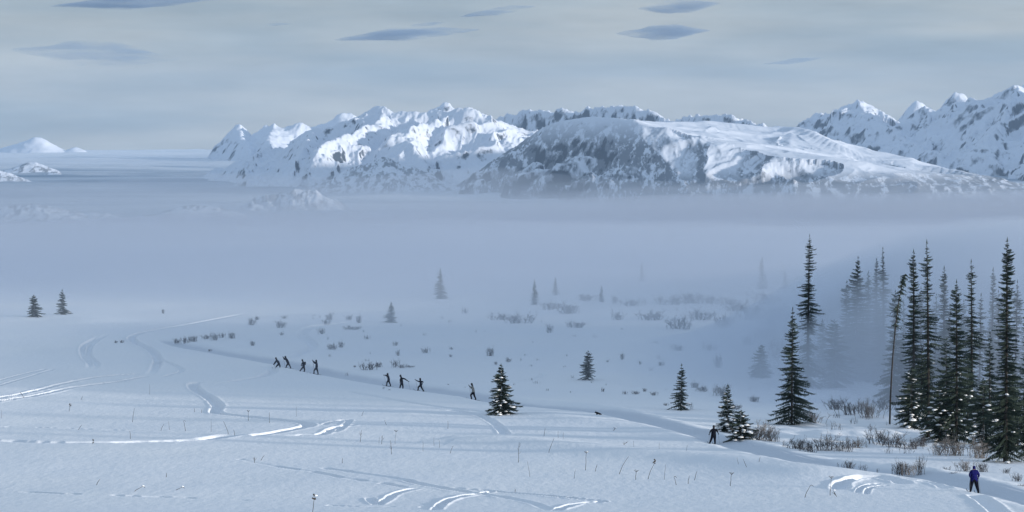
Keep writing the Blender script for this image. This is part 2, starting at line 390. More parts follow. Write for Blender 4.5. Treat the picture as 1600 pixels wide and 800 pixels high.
# ------------------------------------------------------------------ mountains
def mountain(name, ridges, pad, res, amp, noise_len, crest_amp, mat, seed, floor_drop=60, drange=None, soft=10.0, billow=0.0, cuts=(), gain=0.44):
    """ridges: list of (points (px,py,d), front slope, back slope, side-left slope or None). A height field round the crests."""
    R3 = [[point(*p) for p in spline(r[0], 6)] for r in ridges]
    ax = np.array([p for r in R3 for p in r])
    d0, d1 = (ax[:, 1].min() - pad[0], ax[:, 1].max() + pad[1]) if drange is None else drange
    ul, uh = (ax[:, 0] / ax[:, 1]).min() - pad[2] / ax[:, 1].mean(), (ax[:, 0] / ax[:, 1]).max() + pad[3] / ax[:, 1].mean()
    ul, uh = max(ul, -0.27), min(uh, 0.30)
    nu = max(30, int((uh - ul) / res[0])); nd = int((d1 - d0) / res[1])
    D, U = np.meshgrid(np.linspace(d0, d1, nd), np.linspace(ul, uh, nu), indexing='ij'); X = U * D
    wx = X + 0.35 * noise_len * fbm(X / noise_len, D / noise_len, 3, seed + 5)
    wd = D + 0.35 * noise_len * fbm(X / noise_len + 40, D / noise_len, 3, seed + 6)
    H = np.full(X.shape, -1e4); Rn = np.full(X.shape, 1e9); St = np.full(X.shape, 0.5)
    for pts, r in zip(R3, ridges):
        fs, bs = r[1], r[2]
        P = np.array(pts)
        h = np.full(X.shape, -1e4); rn = np.full(X.shape, 1e9); st = np.full(X.shape, 0.5)
        for i in range(len(P) - 1):
            A, B = P[i], P[i + 1]; e = B[:2] - A[:2]; L2 = e @ e + 1e-6
            t = np.clip(((X - A[0]) * e[0] + (D - A[1]) * e[1]) / L2, 0, 1)
            qx, qd = X - (A[0] + t * e[0]), D - (A[1] + t * e[1])
            rr = np.hypot(qx, qd)
            side = (e[0] * qd - e[1] * qx)           # >0: left of travel direction
            ang = side / (np.sqrt(L2) * (rr + 1e-3))
            s = bs + (fs - bs) * smooth01(0.5 - 0.5 * ang * 1.6)      # right of travel = front slope
            hh = A[2] + t * (B[2] - A[2]) - s * (np.sqrt(rr * rr + soft * soft) - soft)
            m = hh > h; h = np.where(m, hh, h); rn = np.where(m, rr, rn); st = np.where(m, s, st)
        k = 14.0
        mx = np.maximum(H, h); dlt = np.abs(H - h)
        Rn = np.where(h > H, rn, Rn); St = np.where(h > H, st, St)
        H = mx + k * 0.25 * np.maximum(0, 1 - dlt / k) ** 2 * (H > -9e3)
    for P, sl_ in cuts:          # a steep face falling from a crest line: nothing stands in front of it
        P = np.array([point(*p) for p in spline(P, 6)]); best = np.full(X.shape, 1e9); lim = np.full(X.shape, 1e4)
        rib = ridged((wx * 0.72 + wd * 0.69) / 95.0, (wx * 0.69 - wd * 0.72) / 95.0 * 0 + (wd - wx) / 420.0, 4, seed + 31, 0.5)    # ribs and gullies run down the face
        for i in range(len(P) - 1):
            A, B = P[i], P[i + 1]; e = B[:2] - A[:2]; L2 = e @ e + 1e-6
            t = np.clip(((X - A[0]) * e[0] + (D - A[1]) * e[1]) / L2, 0, 1)
            qx, qd = X - (A[0] + t * e[0]), D - (A[1] + t * e[1]); rr = np.hypot(qx, qd)
            m = (rr < best) ; sd = e[0] * qd - e[1] * qx
            lim = np.where(m, A[2] + t * (B[2] - A[2]) + np.where(sd < 0, -sl_ * rr * (0.62 + 0.75 * rib), 0.30 * rr), lim); best = np.where(m, rr, best)
        St = np.where((lim < H) & (lim < 1e3), np.where(lim < H, np.where(best > 0, np.minimum(sl_, 0.9), 0.9), St), St); Rn = np.where(lim < H, best, Rn); H = np.minimum(H, lim)
    g = ridged(wx / noise_len, wd / (noise_len * 1.2), 6, seed, gain) - 0.55
    grow = smooth01(Rn / (noise_len * 0.55))
    H = H + amp * g * (0.10 + 0.90 * grow) * np.clip(St / 0.6, 0.22, 1.15) + crest_amp * fbm(X / (noise_len * 0.2), D / (noise_len * 0.3), 4, seed + 9, 0.6) * np.clip(St / 0.6, 0.4, 1.2) * (0.45 + 1.1 * np.exp(-Rn / 60.0))
    if billow: H = H + billow * fbm(wx / (noise_len * 1.4), wd / (noise_len * 0.8), 3, seed + 13) * grow
    eu = smooth01((U - ul) / 0.012) * (1.0 if uh > 0.22 else smooth01((uh - U) / 0.012))
    # sink the rim of the patch below the valley floor
    fl = base_z(X, D) - floor_drop
    ez = np.minimum.reduce([smooth01((D - d0) / (0.12 * (d1 - d0))), smooth01((d1 - D) / (0.10 * (d1 - d0)))])
    H = fl + (H - fl) * ez * eu
    H = np.maximum(H, fl)
    me = mesh_np(name, np.stack([X, D, H], -1).reshape(-1, 3), grid_faces(*X.shape), mat)
    return tag(link(name, me), kind='structure')
M_FAR = mountain_material("far_peaks_snow", 0.42, 0.60, 0.02)
M_LEFT = mountain_material("left_massif_snow", 0.40, 0.58, 0.030)
M_PLAT = mountain_material("crag_snow", 0.36, 0.54, 0.020)
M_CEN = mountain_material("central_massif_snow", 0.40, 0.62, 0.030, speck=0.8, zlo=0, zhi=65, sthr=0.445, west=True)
M_RIGHT = mountain_material("right_massif_snow", 0.50, 0.70, 0.016, speck=0.0)
M_HILL = mountain_material("foothill_snow", 0.50, 0.70, 0.030, speck=0.7, sthr=0.50)

mountain("mountain", [([(-90, 240, 12600), (-40, 236, 12600), (0, 232, 12600), (32, 223, 12600), (58, 214, 12500), (74, 223, 12600), (86, 238, 12600)], 0.5, 0.7),
                      ([(100, 238, 12500), (119, 229, 12500), (132, 238, 12500)], 0.5, 0.7)],
         (500, 400, 150, 150), (0.0006, 14), 24, 160, 5, M_FAR, 101)
mountain("mountain", [([(330, 240, 10800), (358, 216, 10800), (374, 196, 10800), (388, 214, 10800), (402, 205, 10700), (420, 196, 10700), (440, 199, 10700), (470, 194, 10700), (492, 198, 10700), (515, 190, 10700), (530, 181, 10700), (546, 176, 10700), (562, 190, 10700), (600, 200, 10700), (660, 180, 10700), (694, 162, 10700), (712, 172, 10700), (760, 200, 10700)], 0.7, 0.9),
                      ([(374, 196, 10800), (378, 215, 10550), (392, 232, 10300)], 0.8, 0.8),
                      ([(430, 197, 10700), (420, 215, 10400), (425, 232, 10150)], 0.8, 0.5)],
         (900, 400, 100, 100), (0.00045, 10), 70, 190, 10, M_FAR, 131)
mountain("mountain", [([(395, 310, 7900), (430, 258, 7850), (460, 226, 7800), (492, 199, 7750), (512, 204, 7720), (545, 190, 7680), (574, 173, 7640), (592, 165, 7600), (615, 173, 7560), (650, 174, 7540), (690, 173, 7520), (735, 168, 7480), (768, 184, 7500), (800, 196, 7600), (850, 210, 7700)], 0.48, 0.8),
                      ([(600, 170, 7600), (592, 186, 7450), (560, 203, 7330), (535, 213, 7230), (508, 224, 7120), (492, 250, 6980)], 0.75, 0.65),
                      ([(735, 168, 7600), (705, 180, 7460), (665, 190, 7360), (640, 203, 7260), (640, 222, 7180), (655, 245, 7080), (668, 270, 6980)], 0.6, 1.0),
                      ([(745, 172, 7560), (775, 200, 7400), (800, 228, 7250), (800, 262, 7080)], 0.45, 0.8),
                      ([(490, 205, 7480), (470, 240, 7200), (455, 275, 6950)], 0.6, 0.6)],
         (700, 300, 260, 160), (0.00036, 5.2), 74, 135, 8, M_LEFT, 163, gain=0.50, soft=4)
mountain("mountain", [([(755, 192, 8900), (780, 183, 8852), (800, 178, 8814), (832, 171, 8753), (850, 172, 8719), (862, 176, 8696), (882, 171, 8658), (900, 176, 8624), (922, 168, 8582), (950, 166, 8529), (985, 166, 8463), (1002, 171, 8430), (1020, 174, 8396), (1045, 186, 8349), (1090, 182, 8263), (1120, 178, 8206), (1150, 185, 8149), (1185, 193, 8083), (1215, 204, 8026)], 1.7, 0.6)],
         (500, 300, 80, 80), (0.0004, 7), 60, 90, 9, M_PLAT, 197, soft=3)
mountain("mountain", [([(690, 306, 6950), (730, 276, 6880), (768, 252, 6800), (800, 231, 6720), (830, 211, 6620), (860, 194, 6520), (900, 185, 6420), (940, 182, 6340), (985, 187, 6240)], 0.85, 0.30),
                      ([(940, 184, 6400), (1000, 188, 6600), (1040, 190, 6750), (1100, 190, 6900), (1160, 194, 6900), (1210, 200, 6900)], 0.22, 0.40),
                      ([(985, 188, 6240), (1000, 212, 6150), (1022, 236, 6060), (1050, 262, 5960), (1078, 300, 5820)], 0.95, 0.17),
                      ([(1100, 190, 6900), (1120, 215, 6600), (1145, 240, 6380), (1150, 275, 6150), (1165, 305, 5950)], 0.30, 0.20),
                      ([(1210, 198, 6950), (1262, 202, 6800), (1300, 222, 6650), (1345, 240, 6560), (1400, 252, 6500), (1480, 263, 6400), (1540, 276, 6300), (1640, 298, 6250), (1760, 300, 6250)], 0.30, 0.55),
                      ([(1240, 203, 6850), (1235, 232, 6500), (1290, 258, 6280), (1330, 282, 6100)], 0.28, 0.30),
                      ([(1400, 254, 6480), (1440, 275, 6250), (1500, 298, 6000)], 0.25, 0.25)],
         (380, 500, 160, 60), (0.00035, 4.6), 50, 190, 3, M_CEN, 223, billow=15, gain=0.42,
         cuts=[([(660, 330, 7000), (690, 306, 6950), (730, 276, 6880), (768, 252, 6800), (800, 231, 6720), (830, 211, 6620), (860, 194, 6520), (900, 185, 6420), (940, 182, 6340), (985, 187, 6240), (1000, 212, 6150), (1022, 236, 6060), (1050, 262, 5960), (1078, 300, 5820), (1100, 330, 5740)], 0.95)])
mountain("mountain", [([(1230, 214, 9900), (1262, 190, 9813), (1282, 180, 9759), (1294, 187, 9727), (1315, 168, 9670), (1340, 161, 9603), (1353, 172, 9567), (1374, 178, 9511), (1404, 193, 9430), (1440, 168, 9333), (1452, 173, 9300), (1482, 168, 9219), (1520, 156, 9117), (1548, 152, 9041), (1574, 141, 8971), (1590, 133, 8928), (1603, 141, 8892), (1660, 120, 8739), (1760, 96, 8469), (1900, 80, 8091)], 0.55, 0.8),
                      ([(1340, 161, 9600), (1372, 190, 9200), (1420, 220, 8800), (1470, 240, 8500)], 0.7, 0.55),
                      ([(1590, 133, 8930), (1575, 170, 8600), (1555, 205, 8300), (1530, 240, 8000)], 0.85, 0.7),
                      ([(1450, 172, 9300), (1455, 200, 9000), (1450, 225, 8700)], 0.8, 0.7),
                      ([(1700, 112, 8640), (1680, 160, 8300), (1650, 210, 7950), (1620, 260, 7600)], 0.9, 0.8)],
         (500, 300, 60, 50), (0.00042, 7), 115, 210, 14, M_RIGHT, 251, gain=0.5)
mountain("mountain", [([(1385, 205, 11000), (1418, 176, 11000), (1432, 157, 11000), (1446, 164, 11000), (1462, 173, 11000), (1478, 168, 11000), (1495, 145, 11000), (1507, 151, 11000), (1514, 163, 11000), (1560, 160, 11000), (1620, 120, 11000), (1700, 100, 11000)], 0.9, 0.9)],
         (500, 300, 80, 60), (0.0005, 10), 60, 150, 8, M_FAR, 283)
mountain("hill", [([(500, 300, 6750), (540, 272, 6750), (570, 256, 6750), (600, 247, 6750), (628, 255, 6750), (650, 264, 6740), (668, 276, 6730), (690, 300, 6700)], 0.5, 0.5),
                  ([(600, 247, 6750), (612, 270, 6600), (620, 300, 6450)], 0.5, 0.5)],
         (420, 200, 140, 140), (0.0004, 6), 22, 60, 3, M_HILL, 311)
mountain("hill", [([(370, 345, 5600), (400, 316, 5600), (425, 303, 5600), (448, 302, 5600), (470, 295, 5600), (490, 300, 5600), (510, 316, 5600), (545, 340, 5600)], 0.5, 0.5)],
         (260, 160, 120, 120), (0.0004, 5), 18, 45, 5, M_HILL, 331)
mountain("hill", [([(-90, 322, 5250), (-20, 326, 5250), (20, 321, 5250), (60, 320, 5250), (95, 326, 5250), (130, 334, 5250), (160, 332, 5250), (200, 348, 5250)], 0.25, 0.4),
                  ([(245, 345, 5300), (270, 331, 5300), (295, 321, 5300), (330, 323, 5300), (360, 330, 5300), (395, 346, 5300)], 0.25, 0.4)],
         (260, 160, 40, 40), (0.0004, 5), 12, 40, 4, M_HILL, 347)
mountain("hill", [([(-120, 262, 7600), (-40, 262, 7600), (0, 267, 7600), (20, 278, 7600)], 0.3, 0.5), ([(40, 258, 8600), (52, 253, 8600), (62, 259, 8600)], 0.3, 0.5),
                  ([(85, 268, 8300), (105, 272, 8300), (118, 276, 8300)], 0.3, 0.4)],
         (300, 160, 40, 40), (0.0006, 9), 10, 60, 4, M_HILL, 359)

# ------------------------------------------------------------------ spruces
class Buf:
    def __init__(s): s.v = []; s.f = []
    def tri(s, a, b, c):
        i = len(s.v); s.v += [a, b, c]; s.f.append((i, i + 1, i + 2))
    def mesh(s, name, mat, smooth=False):
        return mesh_np(name, s.v, s.f, mat, smooth)
def ring_tube(buf, pts, rad, n=6):
    """a tapered tube along points, triangles"""
    base = len(buf.v)
    for k, (p, r) in enumerate(zip(pts, rad)):
        q = pts[min(k + 1, len(pts) - 1)] - pts[max(k - 1, 0)]
        q = q.normalized(); a = q.orthogonal().normalized(); b = q.cross(a)
        for j in range(n):
            t = 2 * math.pi * j / n; w = p + (a * math.cos(t) + b * math.sin(t)) * r; buf.v.append((w.x, w.y, w.z))
    for k in range(len(pts) - 1):
        for j in range(n):
            a0 = base + k * n + j; a1 = base + k * n + (j + 1) % n
            buf.f.append((a0, a1, a0 + n)); buf.f.append((a1, a1 + n, a0 + n))
    for k, sgn in ((0, -1), (len(pts) - 1, 1)):
        c = len(buf.v); buf.v.append(tuple(pts[k]))
        for j in range(n):
            a0 = base + k * n + j; a1 = base + k * n + (j + 1) % n
            buf.f.append((a0, c, a1) if sgn < 0 else (a0, a1, c))
def blob(buf, c, rx, ry, rz, rnd, n=6):
    """a lumpy cap of snow"""
    base = len(buf.v); rings = 3
    for i in range(rings):
        ph = (i + 0.4) / rings * math.pi / 2 * 1.15
        for j in range(n):
            t = 2 * math.pi * j / n + i * 0.4; w = rnd.uniform(0.75, 1.2)
            buf.v.append((c.x + rx * math.sin(ph) * math.cos(t) * w, c.y + ry * math.sin(ph) * math.sin(t) * w, c.z + rz * math.cos(ph) * rnd.uniform(.9, 1.1)))
    top = len(buf.v); buf.v.append((c.x, c.y, c.z + rz)); bot = len(buf.v); buf.v.append((c.x, c.y, c.z - rz * 0.3))
    for j in range(n):
        k = (j + 1) % n
        buf.f.append((top, base + j, base + k))
        for i in range(rings - 1):
            a, b = base + i * n + j, base + i * n + k
            buf.f.append((a, a + n, b)); buf.f.append((b, a + n, b + n))
        a, b = base + (rings - 1) * n + j, base + (rings - 1) * n + k
        buf.f.append((a, bot, b))

def spruce_meshes(H, W, style, seed, snow=0.0, detail=1.0, bare=0.03):
    """H height, W full width at the skirt, metres"""
    rnd = random.Random(seed)
    trunk = Buf(); crown = Buf(); caps = Buf()
    lean = rnd.uniform(-0.012, 0.012) * H; lean2 = rnd.uniform(-0.01, 0.01) * H
    def axis(t): return Vector((lean * t * t, lean2 * t * t, H * t))
    tr = max(0.05, H * 0.0095)
    ring_tube(trunk, [axis(t) + Vector((0, 0, -0.4 if t == 0 else 0)) for t in (0, .15, .35, .6, .82, 1.0)], [tr * k for k in (1.2, 1, .8, .55, .3, .06)], 7)
    def radius(t):                       # t: 0 skirt .. 1 tip
        if style == 'bushy': r = (1 - t) ** 0.85 * (0.93 + 0.07 * math.sin(t * 9)) if t > 0.12 else 0.80 + t * 1.2
        elif style == 'round': r = (1 - t) ** 0.62 * min(1, 0.75 + t * 1.5)
        elif style == 'spire': r = 0.22 + 0.78 * (1 - t) ** 1.3 if t < 0.93 else 0.22 * (1 - t) / 0.07
        elif style == 'scraggly': r = (0.36 + 0.64 * (1 - t) ** 1.3) * (0.72 + 0.42 * math.sin(t * 17 + seed) * math.sin(t * 31 + 2 * seed)) if t < 0.95 else 0.30 * (1 - t) / 0.05
        else: r = (1 - t) ** 0.9
        if style == 'scraggly': r *= min(1.0, 0.12 + (1 - t) / 0.20)
        return max(0.02, r) * W / 2
    step = (0.17 if H < 7 else 0.21) / detail
    z = bare * H; k = 0
    while z < H * 0.985:
        t = (z / H - bare) / (1 - bare)
        L0 = radius(t)
        nb = int(5 + 3 * rnd.random()) if L0 > 0.25 else 4
        if style == 'scraggly' and rnd.random() < 0.05: z += step * 0.8; continue
        off = rnd.random() * 6.28
        for j in range(nb):
            a = off + j * 6.283 / nb + rnd.uniform(-0.3, 0.3)
            L = L0 * (rnd.uniform(0.62, 1.12) if style != 'scraggly' else rnd.uniform(0.45, 1.2))
            zz = z + rnd.uniform(-1.0, 1.0) * step
            org = axis(min(1, zz / H))
            dx, dy = math.cos(a), math.sin(a); L *= 1 + 0.22 * math.sin(a + seed + z * 0.8)
            if math.sin(2 * a + z * 1.7 + seed) * math.sin(z * 2.9 + 3 * seed) > 0.5: L *= 0.5
            up = 0.35 * t - 0.05 if style != 'scraggly' else -0.15 + 0.35 * t
            droop = (0.46 - 0.30 * t) * rnd.uniform(0.7, 1.3)
            nt_ = max(3, int((3 + L * 4.6) * detail))
            def P(s):                    # point on the limb
                return Vector((org.x + dx * L * s, org.y + dy * L * s, org.z + L * (up * s - droop * s * s + 0.16 * s ** 4)))
            prev = P(0.05)
            for q in range(1, nt_ + 1):
                s = q / nt_; p = P(s)
                if s < 0.12: prev = p; continue
                wdt = (0.10 + 0.20 * L) * (1.15 - 0.75 * s) * rnd.uniform(0.7, 1.3)
                wdt = min(wdt * 1.2, 0.55)
                for sg in (-1, 1):
                    an = a + sg * rnd.uniform(0.55, 1.05)
                    tip = p + Vector((math.cos(an) * wdt, math.sin(an) * wdt, -wdt * rnd.uniform(0.15, 0.55)))
                    mid = (prev + p) * 0.5 + Vector((0, 0, 0.02))
                    hb = 0.05 + 0.25 * wdt
                    crown.tri(tuple(prev), tuple(p + Vector((0, 0, hb * 0.3))), tuple(tip))
                # hanging twigs
                hl = wdt * rnd.uniform(0.5, 0.9)
                an = a + rnd.uniform(-0.5, 0.5)
                crown.tri(tuple(prev), tuple(p), tuple((prev + p) * 0.5 + Vector((math.cos(an) * hl * 0.3, math.sin(an) * hl * 0.3, -hl))))
                prev = p
            # tip tuft
            tp = P(1.0); tl = 0.07 + 0.06 * L
            side = Vector((-dy, dx, 0)) * tl * 0.45
            crown.tri(tuple(tp - side), tuple(tp + side), tuple(tp + Vector((dx, dy, 0.35)) * tl * 1.5))
            if snow and L > 0.22 and rnd.random() < snow * (1.25 - t) * (1.0 if H < 7 else 1.6 * max(0.0, 0.5 - t)):
                for _ in range(1 if L < 0.8 else 2):
                    s = rnd.uniform(0.45, 0.95); c = P(s) + Vector((0, 0, 0.03))
                    w = (0.07 + 0.13 * min(L, 1.2)) * rnd.uniform(0.6, 1.3) * (1.0 if H < 7 else 0.75)
                    blob(caps, c, w, w, w * 0.45, rnd)
        z += step * rnd.uniform(0.8, 1.2); k += 1
    # leader
    top = axis(1.0)
    for j in range(5):
        a = j * 1.26; crown.tri((top.x, top.y, top.z + H * 0.012 + 0.08), (top.x + math.cos(a) * 0.06, top.y + math.sin(a) * 0.06, top.z - 0.12), (top.x + math.cos(a + 1) * 0.06, top.y + math.sin(a + 1) * 0.06, top.z - 0.12))
    return trunk, crown, caps
SPC = {}
def spruce(px, py, top, wpx, style, seed, label, snow=0.0, group=None, frost=False, share=None, detail=1.0, d=None, bare=0.03, tilt=0.0):
    g = ground_at(px, py) if d is None else Vector(point(px, py, d))
    if d is not None: g.z = float(base_z(np.array([g.x]), np.array([g.y]))[0])
    m = g.y / F; yfoot = HOR - g.z / g.y * F
    H = max(1.0, (yfoot - top) * m); W = wpx * m
    t = empty("spruce_tree", g, label, "tree", group, rz=random.random() * 6.28 if not tilt else 0)
    if share is None:
        tr, cr, cp = spruce_meshes(H, W, style, seed, snow, detail, bare)
        ms = (tr.mesh("trunk", BARK, True), cr.mesh("crown", NEEDLE_FROST if frost else NEEDLE), cp.mesh("bough_snow", CLUMP, True) if cp.v else None); s = (1, 1)
    else:
        if share not in SPC:
            tr, cr, cp = spruce_meshes(6.0, 3.0, style, seed, snow, 0.9)
            SPC[share] = (tr.mesh("trunk", BARK, True), cr.mesh("crown", NEEDLE_FROST if frost else NEEDLE), cp.mesh("bough_snow", CLUMP, True) if cp.v else None)
        ms = SPC[share]; s = (W / 3.0, H / 6.0)
    t.scale = (s[0], s[0], s[1]); t.rotation_euler.y = tilt
    link("trunk", ms[0], t); link("crown", ms[1], t)
    if ms[2]: link("snow", ms[2], t)['kind'] = 'stuff'
    return t
GA = "spruces of the dense stand on the right"
GF = "spruces fading into the fog bank"
# open slope
spruce(783, 648, 570, 68, 'bushy', 3, "dark bushy spruce with snow lumps beside the lone pale-jacketed skier", 0.26, detail=1.5, bare=0.0)
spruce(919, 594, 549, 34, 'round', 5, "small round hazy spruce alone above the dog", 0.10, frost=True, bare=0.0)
spruce(1064, 641, 570, 44, 'bushy', 8, "slender open-layered small spruce between the dog and the snowy pair", 0.12, detail=0.95, bare=0.0)
spruce(1137, 676, 602, 52, 'bushy', 9, "taller rear spruce of the snowy pair beside the skier in black", 0.45, detail=1.2, bare=0.0)
spruce(1158, 690, 643, 66, 'round', 12, "low broad spruce crouched in front of the snowy pair", 0.5, detail=1.3, bare=0.0)
spruce(1237, 664, 482, 74, 'bushy', 14, "medium frosted spruce standing left of the dense stand, its tip in fog", 0.10, detail=1.0)
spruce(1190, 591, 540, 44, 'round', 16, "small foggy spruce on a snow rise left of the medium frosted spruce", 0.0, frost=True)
# the stand
spruce(1262, 606, 368, 66, 'scraggly', 18, "tall ragged spire-topped spruce at the left end of the stand, fading below", 0.0, GA)
spruce(1338, 596, 402, 92, 'bushy', 20, "broad foggy spruce, the widest crown of the misted group", 0.0, GA, detail=0.9)
spruce(1380, 600, 388, 46, 'scraggly', 22, "slim foggy spruce just right of the broad misted one", 0.0, GA)
spruce(1368, 590, 405, 40, 'spire', 23, "faint narrow spruce squeezed between the broad and slim misted ones", 0.0, GA)
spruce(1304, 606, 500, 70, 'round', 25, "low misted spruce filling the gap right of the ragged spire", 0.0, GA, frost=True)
spruce(1427, 650, 392, 58, 'spire', 27, "half-misted slim spruce directly behind the leaning dead trunk", 0.05, GA)
spruce(1450, 684, 378, 64, 'scraggly', 31, "tall clear scraggly spruce, second highest tip of the stand", 0.06, GA)
spruce(1474, 640, 418, 48, 'spire', 33, "misty thin spruce between the scraggly one and the straight dark one", 0.0, GA)
spruce(1494, 692, 440, 76, 'spire', 35, "straight dark spruce with narrow top and wide snowy skirt", 0.12, GA)
spruce(1518, 660, 408, 62, 'scraggly', 37, "misty scraggly spruce left of the giant dark one", 0.0, GA)
spruce(1571, 722, 375, 74, 'spire', 40, "giant darkest spruce near the right edge, taller than all others", 0.05, GA, detail=1.2)
spruce(1606, 716, 470, 70, 'spire', 43, "spruce cut by the right edge of the picture", 0.05, GA)
spruce(1549, 640, 420, 36, 'spire', 45, "faint thin spruce peeking out behind the giant's left side", 0.0, GA)
spruce(1424, 668, 575, 66, 'round', 47, "low snowy spruce at the foot of the leaning dead trunk", 0.35, GA)
spruce(1468, 690, 600, 62, 'round', 49, "low snowy spruce under the tall scraggly one", 0.4, GA)
spruce(1536, 700, 592, 74, 'round', 51, "low snowy spruce between the straight dark one and the giant", 0.35, GA)
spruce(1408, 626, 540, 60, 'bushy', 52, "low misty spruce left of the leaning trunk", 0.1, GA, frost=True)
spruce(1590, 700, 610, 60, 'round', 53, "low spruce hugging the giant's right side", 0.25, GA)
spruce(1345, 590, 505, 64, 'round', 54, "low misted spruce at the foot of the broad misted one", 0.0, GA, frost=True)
WHERE = ["beside the leaning trunk's left", "behind the leaning trunk's foot", 'between the leaning trunk and the tall scraggly spruce', 'just behind the tall scraggly spruce', 'low right behind the tall scraggly spruce', "behind the straight dark spruce's right", 'left behind the giant', "hugging the giant's left flank", 'directly behind the giant', "right of the giant's crown", 'behind the spruce cut by the right edge', 'in the gap left of the straight dark spruce', 'in the gap right of the straight dark spruce', 'on the left shoulder of the broad foggy one', 'on the right shoulder of the broad foggy one', 'right behind the tall ragged spire', 'under the slim foggy spruce', "low behind the tall scraggly spruce's foot", "low right of the giant's skirt"]
for k, (px, py, top, w, st) in enumerate([(1396, 628, 455, 56, 'spire'), (1412, 618, 470, 50, 'bushy'), (1438, 630, 450, 60, 'spire'), (1460, 622, 460, 56, 'scraggly'), (1484, 640, 480, 62, 'bushy'), (1505, 634, 470, 56, 'spire'),
                                       (1530, 644, 460, 60, 'scraggly'), (1546, 672, 520, 66, 'bushy'), (1560, 640, 455, 56, 'spire'), (1586, 650, 440, 60, 'scraggly'), (1600, 640, 500, 66, 'bushy'), (1478, 664, 530, 62, 'round'), (1512, 676, 560, 62, 'round'),
                                       (1322, 590, 440, 60, 'spire'), (1356, 586, 425, 66, 'bushy'), (1285, 592, 500, 60, 'bushy'), (1372, 596, 470, 64, 'bushy'), (1440, 660, 540, 64, 'round'), (1580, 690, 560, 60, 'bushy')]):
    spruce(px, py, top, w, st, 200 + k, "misty spruce " + WHERE[k], 0.05, GA, detail=0.85)
# dead leaning trunk with a thin live tip
def leaning_spruce():
    g = ground_at(1390, 663); m = g.y / F
    t = empty("dead_spruce", g, "bent dead spruce, bare leaning trunk with a thin ragged tip", "tree", GA)
    pts = [(1390, 668), (1391, 620), (1394, 560), (1398, 510), (1403, 470), (1409, 440), (1413, 428)]
    P = [Vector(((x - 1390) * m, 0, (663 - y) * m)) for x, y in pts]
    b = Buf(); ring_tube(b, P, [0.09, 0.08, 0.07, 0.06, 0.05, 0.035, 0.015], 7); link("trunk", b.mesh("trunk", BARK, True), t)
    rnd = random.Random(4); c = Buf()
    for k in range(150):
        s = rnd.random() ** 0.7; i = min(5, int(s * 6)); f = s * 6 - i; p = P[i].lerp(P[i + 1], f)
        a = rnd.random() * 6.28; L = (0.30 + 0.5 * rnd.random()) * (1.1 - 0.5 * s) * (0.55 if s < 0.5 else 1)
        if s < 0.35 and rnd.random() < 0.6: continue
        e = p + Vector((math.cos(a) * L, math.sin(a) * L, -L * rnd.uniform(0.1, 0.6)))
        w = 0.02 if s < 0.5 else 0.09
        c.tri(tuple(p + Vector((0, 0, w))), tuple(p - Vector((0, 0, w))), tuple(e))
        if s > 0.5:
            for q in range(3):
                m2 = p.lerp(e, rnd.uniform(0.3, 1)); c.tri(tuple(m2), tuple(m2 + Vector((rnd.uniform(-.1, .1), rnd.uniform(-.1, .1), 0.05))), tuple(m2 + Vector((rnd.uniform(-.2, .2), rnd.uniform(-.2, .2), -0.22))))
    link("crown", c.mesh("crown", NEEDLE), t)
leaning_spruce()
# left pair and the ones in the fog
spruce(53, 498, 461, 32, 'round', 61, "left hazy spruce of the lone pair, wide and blunt", 0.12, frost=False, bare=0.0)
spruce(98, 494, 453, 33, 'bushy', 62, "right hazy spruce of the lone pair, taller and pointed", 0.05, frost=False, bare=0.0)
for i, (px, py, top, w, lab) in enumerate([
    (688, 467, 420, 30, "tall faint spruce in the fog, the clearest ghost at centre"),
    (611, 504, 472, 30, "small broad foggy spruce above the middle skiers"),
    (835, 476, 437, 20, "thin foggy spruce right of centre with shrubs at its foot"),
    (868, 461, 433, 15, "tiny ghost spruce just right of the thin foggy one"),
    (1190, 452, 402, 26, "tall ghost spruce in the fog left of the stand"),
    (1226, 452, 420, 18, "small ghost spruce beside the tall ghost left of the stand"),
    (940, 472, 446, 15, "tiny faint spruce in fog above the small round spruce"),
    (1003, 440, 410, 16, "almost vanished spruce in the fog right of centre")]):
    spruce(px, py, top, w, 'bushy', 70 + i % 2, lab, 0.0, GF, frost=False, share="fog%d" % (i % 2))

# ------------------------------------------------------------------ bare shrubs
def shrub_mesh(seed, n=34, spread=1.0, fork=4, thick=0.016, mat=None):
    rnd = random.Random(seed); b = Buf()
    for i in range(n):
        a = rnd.random() * 6.28; tilt = rnd.uniform(0.05, 0.75) * spread; L = rnd.uniform(0.6, 1.05)
        base = Vector((rnd.gauss(0, 0.22), rnd.gauss(0, 0.22), -0.08)); L *= rnd.uniform(0.5, 1.0)
        d = Vector((math.cos(a) * math.sin(tilt), math.sin(a) * math.sin(tilt), math.cos(tilt)))
        pts = [base]; 
        for k in range(4):
            d = (d + Vector((rnd.gauss(0, .13), rnd.gauss(0, .13), 0.06))).normalized(); pts.append(pts[-1] + d * L / 4)
        ring_tube(b, pts, [thick, thick * .85, thick * .7, thick * .5, thick * .25], 3)
        for q in range(fork):
            k = rnd.choice((1, 2, 2, 3, 3)); p = pts[k].lerp(pts[min(4, k + 1)], rnd.random())
            dd = (d + Vector((rnd.gauss(0, .55), rnd.gauss(0, .55), rnd.gauss(0.1, .25)))).normalized(); l2 = L * rnd.uniform(0.15, 0.38)
            ring_tube(b, [p, p + dd * l2 * .5, p + (dd + Vector((0, 0, .2))) * l2], [thick * .6, thick * .45, thick * .2], 3)
            for z in range(2):
                e = p + dd * l2 * rnd.uniform(.4, 1); f = e + Vector((rnd.gauss(0, .08), rnd.gauss(0, .08), rnd.uniform(0, .12)))
                ring_tube(b, [e, f], [thick * .4, thick * .2], 3)
    return b.mesh("twigs", mat or TWIG)
